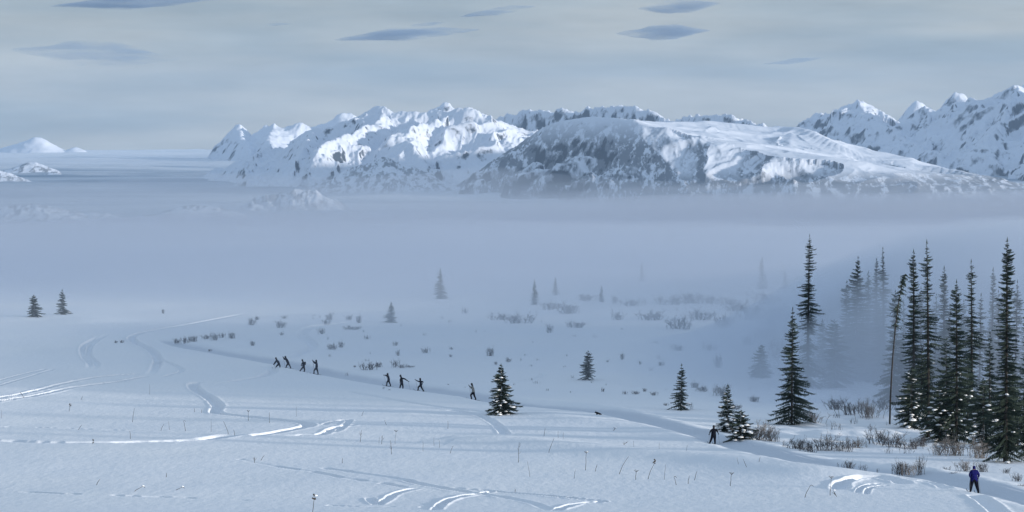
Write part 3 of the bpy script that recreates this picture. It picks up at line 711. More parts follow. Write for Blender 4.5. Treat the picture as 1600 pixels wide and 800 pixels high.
SHR = [shrub_mesh(s, 30 + 4 * s, 0.9 + 0.12 * s, 4, 0.013) for s in range(4)]
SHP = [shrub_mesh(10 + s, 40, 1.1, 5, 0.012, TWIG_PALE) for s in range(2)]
SHT = [shrub_mesh(20 + s, 9, 0.7, 3, 0.013) for s in range(3)]
nsh = [0]
def shrub(px, py, h, w, label, pool=SHR, group=None, cat="shrub", name="willow_shrub", shared=False):
    """h, w in pixels of the photograph"""
    g = ground_at(px, py); m = g.y / F; nsh[0] += 1
    o = link(name, pool[nsh[0] % len(pool)], None, g)
    o.scale = (w * m / 1.25, w * m / 1.25, h * m); o.rotation_euler = (0, 0, random.random() * 6.28)
    return tag(o, label, cat, group)
GR = "bare shrubs along the foot of the spruce stand"
right = [
 (1182, 688, 36, 52, "big pale frosted willow bush beside the snowy pair", SHP), (1208, 690, 26, 36, "pale bush just right of the big frosted one", SHP),
 (1244, 703, 24, 40, "dark low shrub at the left end of the brush row", SHR), (1262, 707, 26, 34, "dark shrub second in the brush row", SHR), (1290, 704, 32, 40, "upright shrub third in the brush row", SHR),
 (1318, 705, 28, 36, "thin shrub fourth in the brush row", SHR), (1338, 700, 20, 30, "small pale shrub ending the left brush row", SHP),
 (1372, 694, 36, 44, "dark tangled shrub in front of the leaning dead trunk", SHR), (1398, 699, 28, 38, "dark shrub right of the tangled one", SHR), (1425, 702, 24, 34, "leaning shrub before the low snowy spruce", SHR), (1440, 698, 22, 24, "small shrub below the tall scraggly spruce", SHR),
 (1468, 712, 28, 30, "spindly shrub with pale tips below the straight dark spruce", SHP), (1495, 712, 40, 50, "pale tangled bush right of the spindly one", SHP), (1528, 716, 36, 48, "pale bush touching the giant spruce's skirt", SHP),
 (1325, 733, 18, 20, "small dark shrub by the trail above the snow loop", SHR), (1345, 736, 15, 16, "short shrub just behind the snow loop", SHT), (1352, 737, 18, 14, "upright twiggy shrub just behind the snow loop", SHT),
 (1312, 733, 14, 12, "thin twigs left of the trailside shrub", SHT), (1408, 740, 26, 30, "dark dense shrub beside the trail above the loop's end", SHR), (1420, 741, 22, 28, "brown shrub in the trailside clump", SHP), (1437, 741, 36, 18, "tall upright shrub of the trailside clump", SHR), (1397, 740, 18, 18, "low twigs at the left of the trailside clump", SHT),
 (1371, 738, 10, 10, "tiny twig tuft between the trailside shrubs", SHT), (1476, 739, 14, 20, "small dark shrub right of the trailside clump", SHR), (1490, 745, 10, 14, "tiny shrub left of the blue-jacketed skier", SHR),
 (1510, 737, 22, 30, "pale shrub behind the blue-jacketed skier", SHP), (1536, 738, 20, 22, "shrub just right of the blue-jacketed skier's shoulder", SHR), (1572, 740, 12, 16, "small shrub under the giant spruce", SHR), (1590, 752, 16, 20, "dark twiggy shrub at the right edge by the trail", SHR), (1597, 763, 10, 14, "tiny shrub cut by the right edge", SHR),
 (1308, 640, 24, 34, "misty shrub at the foot of the ragged spire", SHR), (1330, 648, 30, 40, "misty dark bush below the broad misted spruce", SHR), (1358, 652, 34, 44, "frosty bush left of the leaning dead trunk", SHP), (1380, 640, 26, 30, "misty bush behind the leaning dead trunk", SHR),
 (1312, 672, 16, 12, "lone thin twigs on the snow below the stand", SHT), (1364, 672, 12, 14, "small twigs beside the leaning trunk", SHT), (1270, 660, 22, 40, "misty bush right of the medium frosted spruce", SHP),
 (1098, 612, 12, 20, "hazy shrub above the snowy pair, left one", SHR), (1085, 606, 12, 14, "hazy small shrub behind the slender spruce", SHR), (1128, 618, 20, 26, "hazy bush behind the taller snowy spruce", SHP), (1080, 640, 18, 10, "thin shrub touching the slender spruce", SHT),
 (1148, 640, 12, 22, "hazy low shrub above the low broad spruce", SHR), (1178, 628, 12, 18, "hazy shrub between the snowy pair and the foggy spruce", SHR), (1021, 618, 9, 12, "small shrub left of the slender spruce", SHR), (1007, 612, 7, 8, "tiny shrub left of the slender spruce's neighbour", SHR), (1040, 634, 6, 8, "tiny dark tuft at the slender spruce's foot", SHR),
 (1123, 575, 28, 14, "upright misty sapling above the snowy pair", SHR), (1033, 572, 10, 12, "misty shrub above the slender spruce", SHR), (1029, 562, 12, 8, "thin misty shrub above the slender spruce", SHT)]
for px, py, h, w, lab, pool in right: shrub(px, py, h, w, lab, pool, GR)
GM = "shrubs scattered over the open slope"
mid = [
 (577, 578, 17, 24, "dense round shrub behind the trail between the two skier groups"), (592, 574, 11, 14, "small shrub right of the dense round one"), (617, 574, 18, 14, "upright shrub above the striding middle skiers"), (628, 575, 8, 14, "low shrub right of the upright one"), (640, 574, 4, 16, "flat twigs trailing right of the upright shrub"), (554, 574, 4, 6, "tiny tuft left of the dense round shrub"),
 (664, 552, 13, 14, "single shrub up the slope from the middle skiers"), (622, 556, 12, 8, "thin shrub stacked above the upright one"), (618, 540, 10, 8, "higher thin shrub above the upright one"), (765, 556, 18, 16, "solitary shrub above the dark bushy spruce"), (705, 546, 6, 8, "small shrub left of the solitary one"), (704, 558, 6, 6, "tiny shrub below and left of the solitary one"),
 (519, 546, 13, 16, "shrub above the winding snow groove's right side"), (532, 543, 13, 10, "narrow shrub beside the groove-side shrub"), (573, 530, 9, 10, "small shrub in the middle of the hazy slope"), (503, 522, 12, 14, "hazy shrub at the groove's upper bend"), (550, 515, 8, 30, "low hazy row of twigs beyond the groove"), (561, 505, 18, 10, "upright hazy shrub beyond the groove"), (545, 500, 12, 14, "hazy shrub up beyond the groove"), (515, 500, 14, 14, "hazy shrub above the groove's first bend"), (510, 506, 10, 12, "second hazy shrub above the groove's first bend"),
 (395, 540, 10, 10, "lone round shrub left above the first skier"), (440, 524, 8, 8, "small shrub above the leading skiers"), (438, 512, 14, 20, "hazy shrub higher above the leading skiers"), (393, 508, 16, 14, "hazy shrub left of the leading skiers' rise"), (402, 500, 8, 10, "faint shrub crest above the left trail"), (444, 498, 8, 10, "faint shrub near the fog edge at left"),
 (276, 536, 9, 14, "first shrub of the dark row by the left trail bend"), (290, 536, 15, 14, "second, taller shrub of the dark row"), (303, 534, 13, 14, "third shrub of the dark row"), (322, 530, 11, 18, "broad shrub in the middle of the dark row"), (336, 532, 15, 14, "dense shrub near the right of the dark row"), (347, 528, 12, 10, "narrow shrub right in the dark row"), (363, 529, 13, 14, "separate shrub ending the dark row"), (328, 549, 5, 8, "small dark tuft beside the groomed trail"), (190, 536, 6, 8, "small tuft left of the S bend"), (181, 536, 6, 6, "tiny tuft left of the S bend's shrub"),
 (255, 490, 10, 6, "tiny faint stem near the fog at left"), (976, 616, 8, 8, "small shrub right of the dog"), (993, 616, 7, 14, "low shrub right of the dog's neighbour"), (942, 612, 9, 5, "tiny twigs above the dog"), (972, 562, 14, 8, "thin shrub right of the small round spruce"), (949, 566, 5, 6, "tiny shrub right of the small round spruce"), (1000, 570, 8, 5, "tiny far shrub right of the round spruce"),
 (794, 566, 10, 10, "hazy shrub above and right of the dark bushy spruce"), (775, 570, 7, 6, "tiny shrub over the dark bushy spruce's tip"), (726, 490, 14, 10, "ghost shrub right of the central foggy spruce"), (858, 520, 18, 14, "ghost shrub below the thin foggy spruce"), (810, 505, 22, 44, "misted willow patch left of the thin foggy spruce"), (888, 490, 20, 40, "misted willow patch right of the thin foggy spruce"), (966, 500, 20, 22, "ghost bush above the round spruce"), (960, 474, 16, 12, "ghost shrub far up in the fog"),
 (1050, 476, 20, 44, "left end of the long misted thicket"), (1080, 474, 22, 50, "middle of the long misted thicket"), (1112, 474, 20, 46, "right part of the long misted thicket"), (1140, 476, 14, 36, "right tail of the long misted thicket"), (1062, 514, 28, 44, "misted thicket below the long one"), (1172, 500, 34, 60, "misted bushes left of the stand"), (1210, 520, 50, 50, "misted bushes rising beside the medium spruce"), (1168, 540, 22, 24, "ghost bush left of the foggy spruce on the rise"),
 (1290, 585, 60, 70, "misted tall willow clump in the stand's gap"), (1216, 560, 40, 40, "misted willow behind the medium frosted spruce")]
for px, py, h, w, lab in mid: shrub(px, py, h, w, lab, SHR, GM)
# small tufts nothing tells apart
tr_ = random.Random(91)
for k in range(70):
    px = tr_.gauss(760, 230); py = tr_.uniform(485, 615) if px < 1180 else 0
    if not (380 < px < 1180) or (px < 520 and py > 560): continue
    if any(abs(px - q[0]) < 9 and abs(py - q[1]) < 7 for q in mid): continue
    shrub(px, py, tr_.uniform(3, 8), tr_.uniform(4, 11), "tiny hazy twig tuft among many on the open slope", SHT, "tiny twig tufts on the open slope", name="twig_tuft")
GHOST = ["straight above the small round spruce, high in fog", "above and right of the small round spruce", "just left under the long misted thicket", "under the right part of the long misted thicket", "right of the long misted thicket's middle", "under the tall ghost spruce left of the stand", "left of the ragged spire's middle", "above the foggy spruce on the rise", "above the slender spruce, low and wide", "above the slender spruce, smaller and nearer",
 "between the lone bushy spruce and the small round one, up in fog", "at the foot of the tiny ghost spruce", "above the solitary shrub over the lone bushy spruce", "left of the faint spruce above the round one"]
for k, (px, py, h, w) in enumerate([(985, 478, 16, 40), (1020, 500, 18, 50), (1095, 500, 22, 46), (1130, 512, 26, 40), (1150, 486, 20, 44), (1200, 476, 24, 50), (1225, 500, 36, 44), (1190, 530, 26, 34), (1110, 548, 16, 26), (1060, 548, 12, 22), (900, 512, 14, 30), (860, 484, 16, 36), (780, 500, 16, 36), (915, 470, 14, 34)]):
    shrub(px, py, h, w, "ghostly willow patch " + GHOST[k], SHR, "ghostly willow patches in the fog")
for k in range(26):
    px = tr_.uniform(1200, 1600); py = tr_.uniform(610, 712)
    shrub(px, py, tr_.uniform(8, 22), tr_.uniform(8, 26), "small bare twig tuft among many under the spruce stand", SHT, "small twig tufts under the spruce stand", name="twig_tuft")

# ------------------------------------------------------------------ dry stalks of the near slope
GS = "dry stalks poking through the near snow"
def stalk(px, py, h, lean, head, label, thick=0.022, cap=False):
    g = ground_at(px, py); m = g.y / F; H = h * m; L = lean * m
    t = empty("dry_stalk", g, label, "dry stalk", GS)
    b = Buf(); P = [Vector((L * s ** 1.4 + 0.012 * math.sin(9 * s + px), 0.01 * math.cos(7 * s + py), -0.1 + (H + 0.1) * s)) for s in (0, .25, .5, .75, 1)]
    ring_tube(b, P, [thick, thick * .9, thick * .8, thick * .7, thick * .5], 4); link("stem", b.mesh("stem", STALK, True), t)
    rnd = random.Random(int(px * 7 + py)); top = P[-1]; hb = Buf()
    if head == 'umbel':
        for k in range(9):
            a = k * 0.7; e = top + Vector((math.cos(a) * .14, math.sin(a) * .14, rnd.uniform(.04, .10)))
            ring_tube(hb, [top - Vector((0, 0, .05)), e], [.009, .006], 3); blob(hb, e, .03, .03, .02, rnd, 5)
    elif head == 'hook':
        ring_tube(hb, [top, top + Vector((.10, 0, .03)), top + Vector((.20, 0, -.06))], [.02, .02, .012], 4)
    elif head == 'club':
        for k in range(7):
            e = top + Vector((rnd.gauss(0, .07), rnd.gauss(0, .07), rnd.uniform(-.2, .12))); blob(hb, e, .06, .06, .07, rnd, 5)
    elif head == 'twig':
        for k in range(4):
            s = rnd.uniform(.35, .9); p = P[0].lerp(P[-1], s); a = rnd.choice((-1, 1))
            ring_tube(hb, [p, p + Vector((a * rnd.uniform(.08, .2), 0, rnd.uniform(.08, .25)))], [.012, .006], 3)
    if hb.v: link("seed_head" if head != 'twig' else "twig", hb.mesh(head, STALK), t)
    if cap:
        cb = Buf(); blob(cb, top + Vector((.05, 0, .04)), .11, .11, .07, rnd, 7); link("snow", cb.mesh("cap", CLUMP, True), t)
ST = [
 (388, 658, 15, 0, 'umbel', "flat-topped stalk beside the groove's thin shadow line", 0), (421, 661, 17, 0, '', "straight bare stalk right of the flat-topped one", 0), (463, 651, 15, 0, '', "faint thin stalk above the groove's turn", 0), (565, 650, 7, 3, '', "tiny slanted stalk above the churned snow", 0),
 (563, 691, 19, 2, 'twig', "bold dark stalk right of the churned snow", 0), (596, 694, 14, 2, 'twig', "dark forked stalk, left of the umbel one", 0), (592, 693, 10, 1, '', "thin stalk touching the dark forked one", 0), (612, 710, 22, -2, 'twig', "dark stalk below the umbel one", 0), (617, 694, 20, 2, 'umbel', "pale umbel stalk above the dark one", 0),
 (678, 697, 13, 0, '', "thin stalk, left of two in mid foreground", 0), (687, 700, 14, -1, '', "thin stalk, right of two in mid foreground", 0), (703, 709, 12, 5, '', "slanted thin stalk in mid foreground", 0), (700, 670, 12, 0, '', "straight stalk left below the dark bushy spruce", 0), (661, 706, 16, 0, '', "faint stalk left of the thin two", 0),
 (604, 664, 6, -3, '', "snow-tipped short stalk above the dark forked one", 1), (357, 678, 20, -8, '', "left-leaning stalk at the end of the bright bank", 0), (367, 679, 8, -2, '', "short stalk right at the bright bank's end", 0), (398, 723, 9, 0, 'twig', "small dark stalk at the start of the broken ski track", 0), (407, 720, 8, 6, '', "slanted twig beside the broken track's start", 0),
 (488, 804, 28, 4, 'club', "big dark seed head with a snow lump at the bottom edge", 1),
 (850, 682, 13, 2, '', "short stalk right of the dark bushy spruce", 0), (857, 709, 24, 9, '', "long right-leaning stalk below the drift lip", 0), (872, 687, 13, 0, '', "thin upright stalk on the drift lip", 0), (880, 687, 11, 0, '', "thin short stalk on the drift lip", 0), (810, 723, 32, 1, 'twig', "tall thin knotted stalk left of the snow-capped umbel", 0),
 (915, 735, 28, 1, 'umbel', "tall dark umbel with a snow cap at centre right", 1), (967, 741, 28, 15, '', "long bare stalk leaning far right", 0), (1012, 749, 28, 12, 'club', "right-leaning stalk with a dark knobbly head", 0), (993, 750, 13, 1, 'umbel', "short umbel stalk left of the knobbly one", 0), (1038, 750, 24, 2, '', "pale tall stalk right of the knobbly one", 0),
 (1057, 758, 13, -4, 'hook', "short hooked stalk right of the knobbly one", 0), (1075, 756, 13, 2, '', "short straight stalk right of the hooked one", 0), (1085, 751, 14, 4, '', "slanted pale stalk left of the lone right umbel", 0), (1141, 760, 19, 2, 'umbel', "lone umbel stalk at lower right of the slope", 0), (897, 748, 14, 2, '', "thin stalk left below the snow-capped umbel", 0),
 (990, 705, 16, 0, '', "faint stalk on the drift lip right of centre", 0), (972, 697, 6, 8, 'twig', "small splayed twigs on the lip", 0), (1072, 710, 15, 2, '', "faint stalk near the skier in black", 0), (828, 745, 24, -4, '', "faint left-leaning stalk above the big tracks", 0), (930, 737, 11, 3, '', "short slanted stalk beside the snow-capped umbel", 0),
 (1155, 731, 16, -4, '', "faint stalk below the skier in black", 0), (1168, 735, 17, -7, '', "left-leaning stalk below the snowy pair", 0), (1184, 730, 16, 4, '', "right-leaning stalk below the snowy pair", 0), (1030, 705, 13, 0, '', "faint straight stalk midway on the lip", 0),
 (1297, 775, 28, 2, 'umbel', "umbel stalk left of the snow loop", 0), (1308, 776, 9, -6, 'twig', "low broken twig at the foot of the loop's umbel", 1), (1257, 778, 19, 9, 'hook', "hooked stalk far left of the snow loop", 0),
 (204, 686, 13, -1, '', "dark stalk in front of the bright bank", 0), (207, 660, 22, 3, '', "long thin stalk above the bright bank", 0), (127, 625, 6, 2, '', "tiny stalk under the left ski tracks", 0), (108, 643, 10, 2, 'club', "dark knobbed short stalk in the left snow", 0), (290, 674, 16, -3, 'hook', "hooked stalk above the right of the bright bank", 0),
 (122, 672, 8, 6, '', "slanted small stalk over the left bank", 0), (251, 673, 10, 5, '', "small slanted stalk above the bright bank", 0), (265, 672, 14, -2, '', "thin faint stalk left of the hooked one", 0), (330, 675, 20, 0, '', "thin stalk right of the hooked one", 0), (150, 758, 9, 6, '', "short dark slanted stalk in the lower left", 0),
 (260, 746, 7, 0, '', "tiny upright stalk in the lower left", 0), (145, 694, 4, 0, 'club', "dark nub on the bright bank's lip", 0), (234, 617, 16, 0, '', "thin stalk below the S bend", 0), (304, 644, 6, 0, '', "tiny stalk left of the deep S groove", 0), (315, 645, 5, 0, '', "dark tiny stub beside the deep S groove", 0), (2, 654, 14, 1, '', "faint stalk at the left edge", 0),
 (38, 623, 10, -6, 'twig', "dark twigs at the left end of the ski tracks", 0), (208, 768, 7, 14, 'hook', "fallen stalk with snow, left one in the lower left", 1), (272, 766, 4, 12, 'hook', "fallen stalk with snow, right one in the lower left", 1), (1230, 655, 8, 0, '', "tiny stalk below the medium frosted spruce", 0),
 (1226, 730, 5, 0, '', "dark nub above the far left of the loop", 0), (957, 674, 4, 5, 'twig', "low snowy twig below the dog", 1), (730, 688, 6, 2, '', "tiny stalk below the curved double groove", 0), (535, 724, 8, 0, '', "tiny faint stalk above the broken track", 0), (805, 770, 6, 0, '', "tiny stalk right above the big tracks", 0)]
for px, py, h, ln, hd, lab, cp in ST:
    far = 1.0 if not lab.startswith(("faint", "pale", "thin")) else 0.6
    stalk(px, py, h, ln, hd, lab, 0.024 * far, bool(cp))

# ------------------------------------------------------------------ people and the dog
def skin_mesh(name, nodes, edges, sub=1, fat=1.28):
    """nodes: name -> (Vector, radius); the first is the root. Returns a plain mesh."""
    keys = list(nodes); me = bpy.data.meshes.new(name)
    me.from_pydata([tuple(nodes[k][0]) for k in keys], [(keys.index(a), keys.index(b)) for a, b in edges], [])
    o = bpy.data.objects.new("tmp", me); C.objects.link(o)
    sk = o.modifiers.new("skin", 'SKIN'); sk.use_smooth_shade = True
    if sub: o.modifiers.new("sub", 'SUBSURF').levels = sub; o.modifiers["sub"].render_levels = sub
    for i, k in enumerate(keys):
        sv = me.skin_vertices[0].data[i]; r = nodes[k][1]
        sv.radius = (r[0] * fat, r[1] * fat) if isinstance(r, tuple) else (r * fat, r * fat); sv.use_root = (i == 0)
    dg = bpy.context.evaluated_depsgraph_get(); dg.update()
    ev = o.evaluated_get(dg); out = bpy.data.meshes.new_from_object(ev)
    bpy.data.objects.remove(o); out.name = name
    return out
PANTS = plain("dark_trousers", (0.006, 0.007, 0.014), 0.9, 0.2, 12, 0.05)
SKIN = plain("face_skin", (0.38, 0.24, 0.18), 0.6)
GLOVE = plain("black_gloves", (0.012, 0.012, 0.014), 0.7)
SKI = plain("ski_base", (0.05, 0.055, 0.07), 0.35, 0.1, 4, 0.5)
POLE = plain("ski_pole_shaft", (0.07, 0.07, 0.08), 0.4, 0.1, 4, 0.5)
def hand(buf, w, d):
    """palm, four unequal curled fingers and a thumb, closed round the pole grip"""
    d = d.normalized(); s = d.orthogonal().normalized(); u = d.cross(s)
    ring_tube(buf, [w, w + d * .05, w + d * .09], [.032, .042, .036], 6)
    for k in range(4):
        L = (.062, .072, .068, .052)[k]; b = w + d * .085 + s * (k - 1.5) * .019
        ring_tube(buf, [b, b + d * L * .4 + u * .012, b + d * L * .45 + u * .040, b + d * L * .1 + u * .052], [.010, .0095, .009, .007], 5)
    b = w + d * .03 + s * .034
    ring_tube(buf, [b, b + s * .02 + d * .03 + u * .015, b + d * .055 + u * .038 + s * .006], [.012, .011, .008], 5)
def person(px, py, zoom, origin, J, label, jacket, group, skidir=(-0.9, 0.43), hat=None, pack=False, build=1.0, front=False, headr=0.105):
    """J: joints traced in zoomed pixels; zoom = zoomed pixels per photo pixel; origin = zoomed pixel of the ground point"""
    g = ground_at(px, py); m = g.y / F / zoom
    g.z -= 0.17     # the trail lies below the open snow
    t = empty("person", g, label, "person", group)
    def q(x, y, dep=0.0): return Vector(((x - origin[0]) * m, dep, (origin[1] - y) * m))
    N = {}
    sd = 0.0 if front else 1.0
    hw = 0.16 if front else 0.05; hd = 0.0 if front else 0.13
    pel, che, nec, hea = q(*J['pel']), q(*J['che']), q(*J['nec']), q(*J['hea'])
    N['pel'] = (pel, (.175 * build, .15 * build)); N['bel'] = (pel.lerp(che, .5), (.165 * build, .15 * build)); N['che'] = (che.lerp(nec, .25), (.195 * build, .16 * build))
    N['nec'] = (nec, .075); N['chi'] = (nec.lerp(hea, .6), (.075, .085)); N['hea'] = (hea, (.086, headr)); N['cro'] = (hea + Vector((0, 0, .085)), (.065, .075))
    E = [('pel', 'bel'), ('bel', 'che'), ('che', 'nec'), ('nec', 'chi'), ('chi', 'hea'), ('hea', 'cro')]
    wr = {}
    for sg, key in ((-1, 'L'), (1, 'R')):
        off = Vector((hw * sg, 0, 0)) if front else Vector((0, hd * -sg, 0))
        arm = J['a' + key]; leg = J['l' + key]
        sh = nec + Vector((0, 0, -.09)) + off * (1.15 if not front else 1.05)
        el = q(*arm[0]) + (Vector((0, -.05, 0)) if front else off * 1.6); ha = q(*arm[1]) + (Vector((0, -.08, 0)) if front else off * 1.5)
        N['s' + key] = (sh, .088 * build); N['e' + key] = (el, .066 * build); N['w' + key] = (ha, .034)
        E += [('che', 's' + key), ('s' + key, 'e' + key), ('e' + key, 'w' + key)]
        wr[key] = (ha, ha - el)
        hp = pel + off * (.62 if front else .72) + Vector((0, 0, -.07))
        kn = q(*leg[0]) + off * (.2 if front else .8); an = q(*leg[1]) + off * (.1 if front else .7)
        N['h' + key] = (hp, .118 * build); N['k' + key] = (kn, .082 * build); N['n' + key] = (an, .058)
        fd = Vector((skidir[0], skidir[1], 0)).normalized()
        toe = an + fd * .17 + Vector((0, 0, -.05)); N['t' + key] = (toe, .038)
        E += [('pel', 'h' + key), ('h' + key, 'k' + key), ('k' + key, 'n' + key), ('n' + key, 't' + key)]
    me = skin_mesh("skier_body", N, E)
    me.materials.clear()
    for mm in (jacket, PANTS, SKIN, hat or GLOVE): me.materials.append(mm)
    zp = pel.z - .03; zn = nec.z + 0.015
    facing = Vector((skidir[0], skidir[1], 0)).normalized()
    for p in me.polygons:
        c = p.center; 
        armpoint = min((c - N['e' + k][0]).length for k in 'LR'); wp = min((c - N['w' + k][0]).length for k in 'LR')
        if (c - hea).length < .20 and c.z > zn: p.material_index = 2 if (c - hea).dot(facing) > .035 else 3
        elif c.z < zp and armpoint > .16 and wp > .22: p.material_index = 1
        else: p.material_index = 0
        p.use_smooth = True
    body = link("body", me, t)
    # hands joined to the body surface
    hb = Buf()
    for key in 'LR': hand(hb, *wr[key])
    hm = hb.mesh("hands", GLOVE, True)
    bm = bmesh.new(); bm.from_mesh(me); n0 = len(bm.faces); bm.from_mesh(hm); bm.faces.ensure_lookup_table()
    for f in bm.faces[n0:]: f.material_index = 4
    bm.to_mesh(me); bm.free(); me.materials.append(GLOVE)
    # face: nose, brow and ears on the side the person looks
    fb = Buf(); rr = random.Random(3)
    for off, rx in ((facing * .088 + Vector((0, 0, -.005)), .016), (facing * .078 + Vector((0, 0, -.055)), .02)): blob(fb, hea + off, rx, rx, rx * 1.3, rr, 6)
    sd_ = Vector((-facing.y, facing.x, 0))
    for s in (-1, 1): blob(fb, hea + sd_ * s * .088, .014, .022, .035, rr, 6)
    link("face", fb.mesh("face", SKIN, True), t)
    # knitted hat
    hb = Buf(); base = hea + Vector((0, 0, .035)); rings = [(.100, 0), (.104, .03), (.092, .075), (.055, .105), (.012, .115)]
    ring_tube(hb, [base + Vector((0, 0, z)) for _, z in rings], [r for r, _ in rings], 10)
    link("hat", hb.mesh("hat", hat or GLOVE, True), t)
    if pack:
        pb = Buf(); c = che + Vector((.15, 0, .02)); ring_tube(pb, [c + Vector((0, 0, z)) for z in (-.2, -.12, .08, .17, .21)], [.06, .11, .12, .09, .03], 8)
        link("backpack", pb.mesh("backpack", PANTS, True), t)
    # skis and poles
    fd = Vector((skidir[0], skidir[1], 0)).normalized(); sdv = Vector((-fd.y, fd.x, 0))
    for key in 'LR':
        an = N['n' + key][0]; z = an.z - .11
        c = Vector((an.x, an.y, z)) + fd * .05
        sb = Buf(); L = [(-.85, .0, .02), (-.4, 0, .024), (0, 0, .026), (.5, 0, .024), (.85, .03, .022), (.98, .12, .012)]
        vv = []
        for s, up, w in L:
            p = c + fd * s + Vector((0, 0, up)); vv.append([p + sdv * w, p - sdv * w, p - sdv * w + Vector((0, 0, .022)), p + sdv * w + Vector((0, 0, .022))])
        for a, b in zip(vv[:-1], vv[1:]):
            for i in range(4):
                j = (i + 1) % 4; sb.tri(tuple(a[i]), tuple(a[j]), tuple(b[j])); sb.tri(tuple(a[i]), tuple(b[j]), tuple(b[i]))
        link("ski", sb.mesh("ski", SKI), t)
        bb = Buf(); tp = N['t' + key][0]
        ring_tube(bb, [an + Vector((0, 0, .08)), an + Vector((0, 0, -.02)), an + fd * .03 + Vector((0, 0, -.07)), tp + fd * .04 + Vector((0, 0, -.02))], [.055, .058, .055, .034], 7)
        link("boot", bb.mesh("boot", PANTS, True), t)
        ha = wr[key][0]; foot = min(N['nL'][0].z, N['nR'][0].z) - .1
        tipv = Vector((ha.x - fd.x * .45, ha.y - fd.y * .45 , foot))
        if front: tipv = Vector((ha.x + (.12 if key == 'R' else -.12), ha.y - .3, foot))
        pb = Buf(); dv = (ha - tipv).normalized(); ring_tube(pb, [tipv, ha + dv * .08], [.006, .009], 5)
        ring_tube(pb, [tipv + dv * .07, tipv + dv * .085], [.035, .035], 8)
        link("ski_pole", pb.mesh("ski_pole", POLE, True), t)
    return t
NAVY = plain("navy_jacket", (0.010, 0.014, 0.030), 0.9, 0.2, 12, 0.05)
BLACK = plain("black_jacket", (0.006, 0.007, 0.012), 0.9, 0.2, 12, 0.05)
BLUE = plain("blue_jacket", (0.006, 0.007, 0.085), 0.8, 0.2, 12, 0.08)
GREY = plain("pale_grey_jacket", (0.20, 0.21, 0.21), 0.8, 0.15, 12)
Z1, Z2 = 1600 / 280, 1600 / 300
def z1(x, y): return 400 + x / Z1, 530 + y / Z1
GSK = "skiers strung along the groomed trail"
TD = (-0.55, 0.83)
person(*z1(193, 253), Z1, (193, 253), dict(hea=(178, 160), nec=(184, 172), che=(192, 186), pel=(206, 206), aL=((170, 193), (158, 210)), aR=((174, 198), (164, 213)), lL=((184, 227), (176, 246)), lR=((216, 227), (212, 246))),
       "leading skier, crouched low over the poles", NAVY, GSK, TD)
person(*z1(290, 250), Z1, (290, 250), dict(hea=(262, 148), nec=(268, 160), che=(276, 176), pel=(290, 202), aL=((254, 164), (243, 150)), aR=((256, 170), (247, 158)), lL=((272, 224), (268, 243)), lR=((302, 224), (311, 243))),
       "second skier from the front, leaning forward with both hands raised", NAVY, GSK, TD)
person(*z1(415, 284), Z1, (415, 284), dict(hea=(414, 178), nec=(420, 190), che=(427, 206), pel=(426, 230), aL=((410, 206), (404, 220)), aR=((428, 212), (412, 222)), lL=((410, 250), (392, 274)), lR=((434, 254), (434, 276))),
       "third skier, upright with a small backpack and a long stride", NAVY, GSK, TD, pack=True)
person(*z1(536, 303), Z1, (536, 303), dict(hea=(538, 182), nec=(541, 194), che=(543, 211), pel=(541, 240), aL=((522, 196), (506, 180)), aR=((526, 204), (512, 188)), lL=((519, 266), (516, 294)), lR=((549, 268), (556, 296))),
       "fourth skier, last of the leading group, tall with a hand thrust forward", NAVY, GSK, TD)
person(*z1(1185, 408), Z1, (1185, 408), dict(hea=(1175, 301), nec=(1179, 312), che=(1183, 327), pel=(1186, 352), aL=((1162, 311), (1144, 311)), aR=((1188, 330), (1166, 318)), lL=((1168, 374), (1167, 399)), lR=((1192, 376), (1203, 401))),
       "small skier heading the middle trio, hands punched forward", NAVY, GSK, TD, build=0.9)
person(*z1(1298, 436), Z1, (1298, 436), dict(hea=(1290, 314), nec=(1296, 327), che=(1301, 343), pel=(1303, 370), aL=((1288, 350), (1286, 370)), aR=((1328, 338), (1360, 360)), lL=((1290, 398), (1284, 427)), lR=((1312, 400), (1312, 428))),
       "middle skier of the trio, one arm flung out behind", BLACK, GSK, TD)
person(*z1(1470, 456), Z1, (1470, 456), dict(hea=(1466, 345), nec=(1468, 358), che=(1472, 373), pel=(1472, 397), aL=((1448, 366), (1425, 352)), aR=((1494, 364), (1488, 382)), lL=((1449, 414), (1448, 440)), lR=((1482, 426), (1497, 448))),
       "last skier of the trio, knee bent and arm stretched ahead", NAVY, GSK, TD, build=0.9)
person(700 + 208 / Z2, 550 + 388 / Z2, Z2, (208, 388), dict(hea=(198, 258), nec=(203, 271), che=(210, 290), pel=(213, 320), aL=((190, 286), (176, 270)), aR=((202, 296), (186, 280)), lL=((188, 348), (197, 378)), lR=((219, 352), (233, 380))),
       "lone skier in a pale grey jacket and dark trousers left of the dark bushy spruce", GREY, GSK, TD)
Z3 = 1111 / 250
person(1000 + 504 / Z3, 540 + 672 / Z3, Z3, (504, 672), dict(hea=(512, 552), nec=(512, 565), che=(512, 582), pel=(510, 612), aL=((489, 580), (482, 599)), aR=((534, 578), (542, 594)), lL=((498, 638), (487, 662)), lR=((517, 640), (520, 667))),
       "skier all in black with elbows out, left of the snowy pair of spruces", BLACK, GSK, (-0.15, 0.98), front=True)
person(1200 + 1292 / 4, 640 + 516 / 4, 4, (1292, 516), dict(hea=(1287, 350), nec=(1287, 364), che=(1287, 384), pel=(1287, 420), aL=((1258, 390), (1264, 412)), aR=((1318, 390), (1312, 410)), lL=((1272, 458), (1268, 494)), lR=((1302, 460), (1315, 505))),
       "nearest skier seen from behind in a bright blue jacket and black trousers", BLUE, GSK, (-0.1, 0.99), hat=BLUE, front=True, build=1.2)
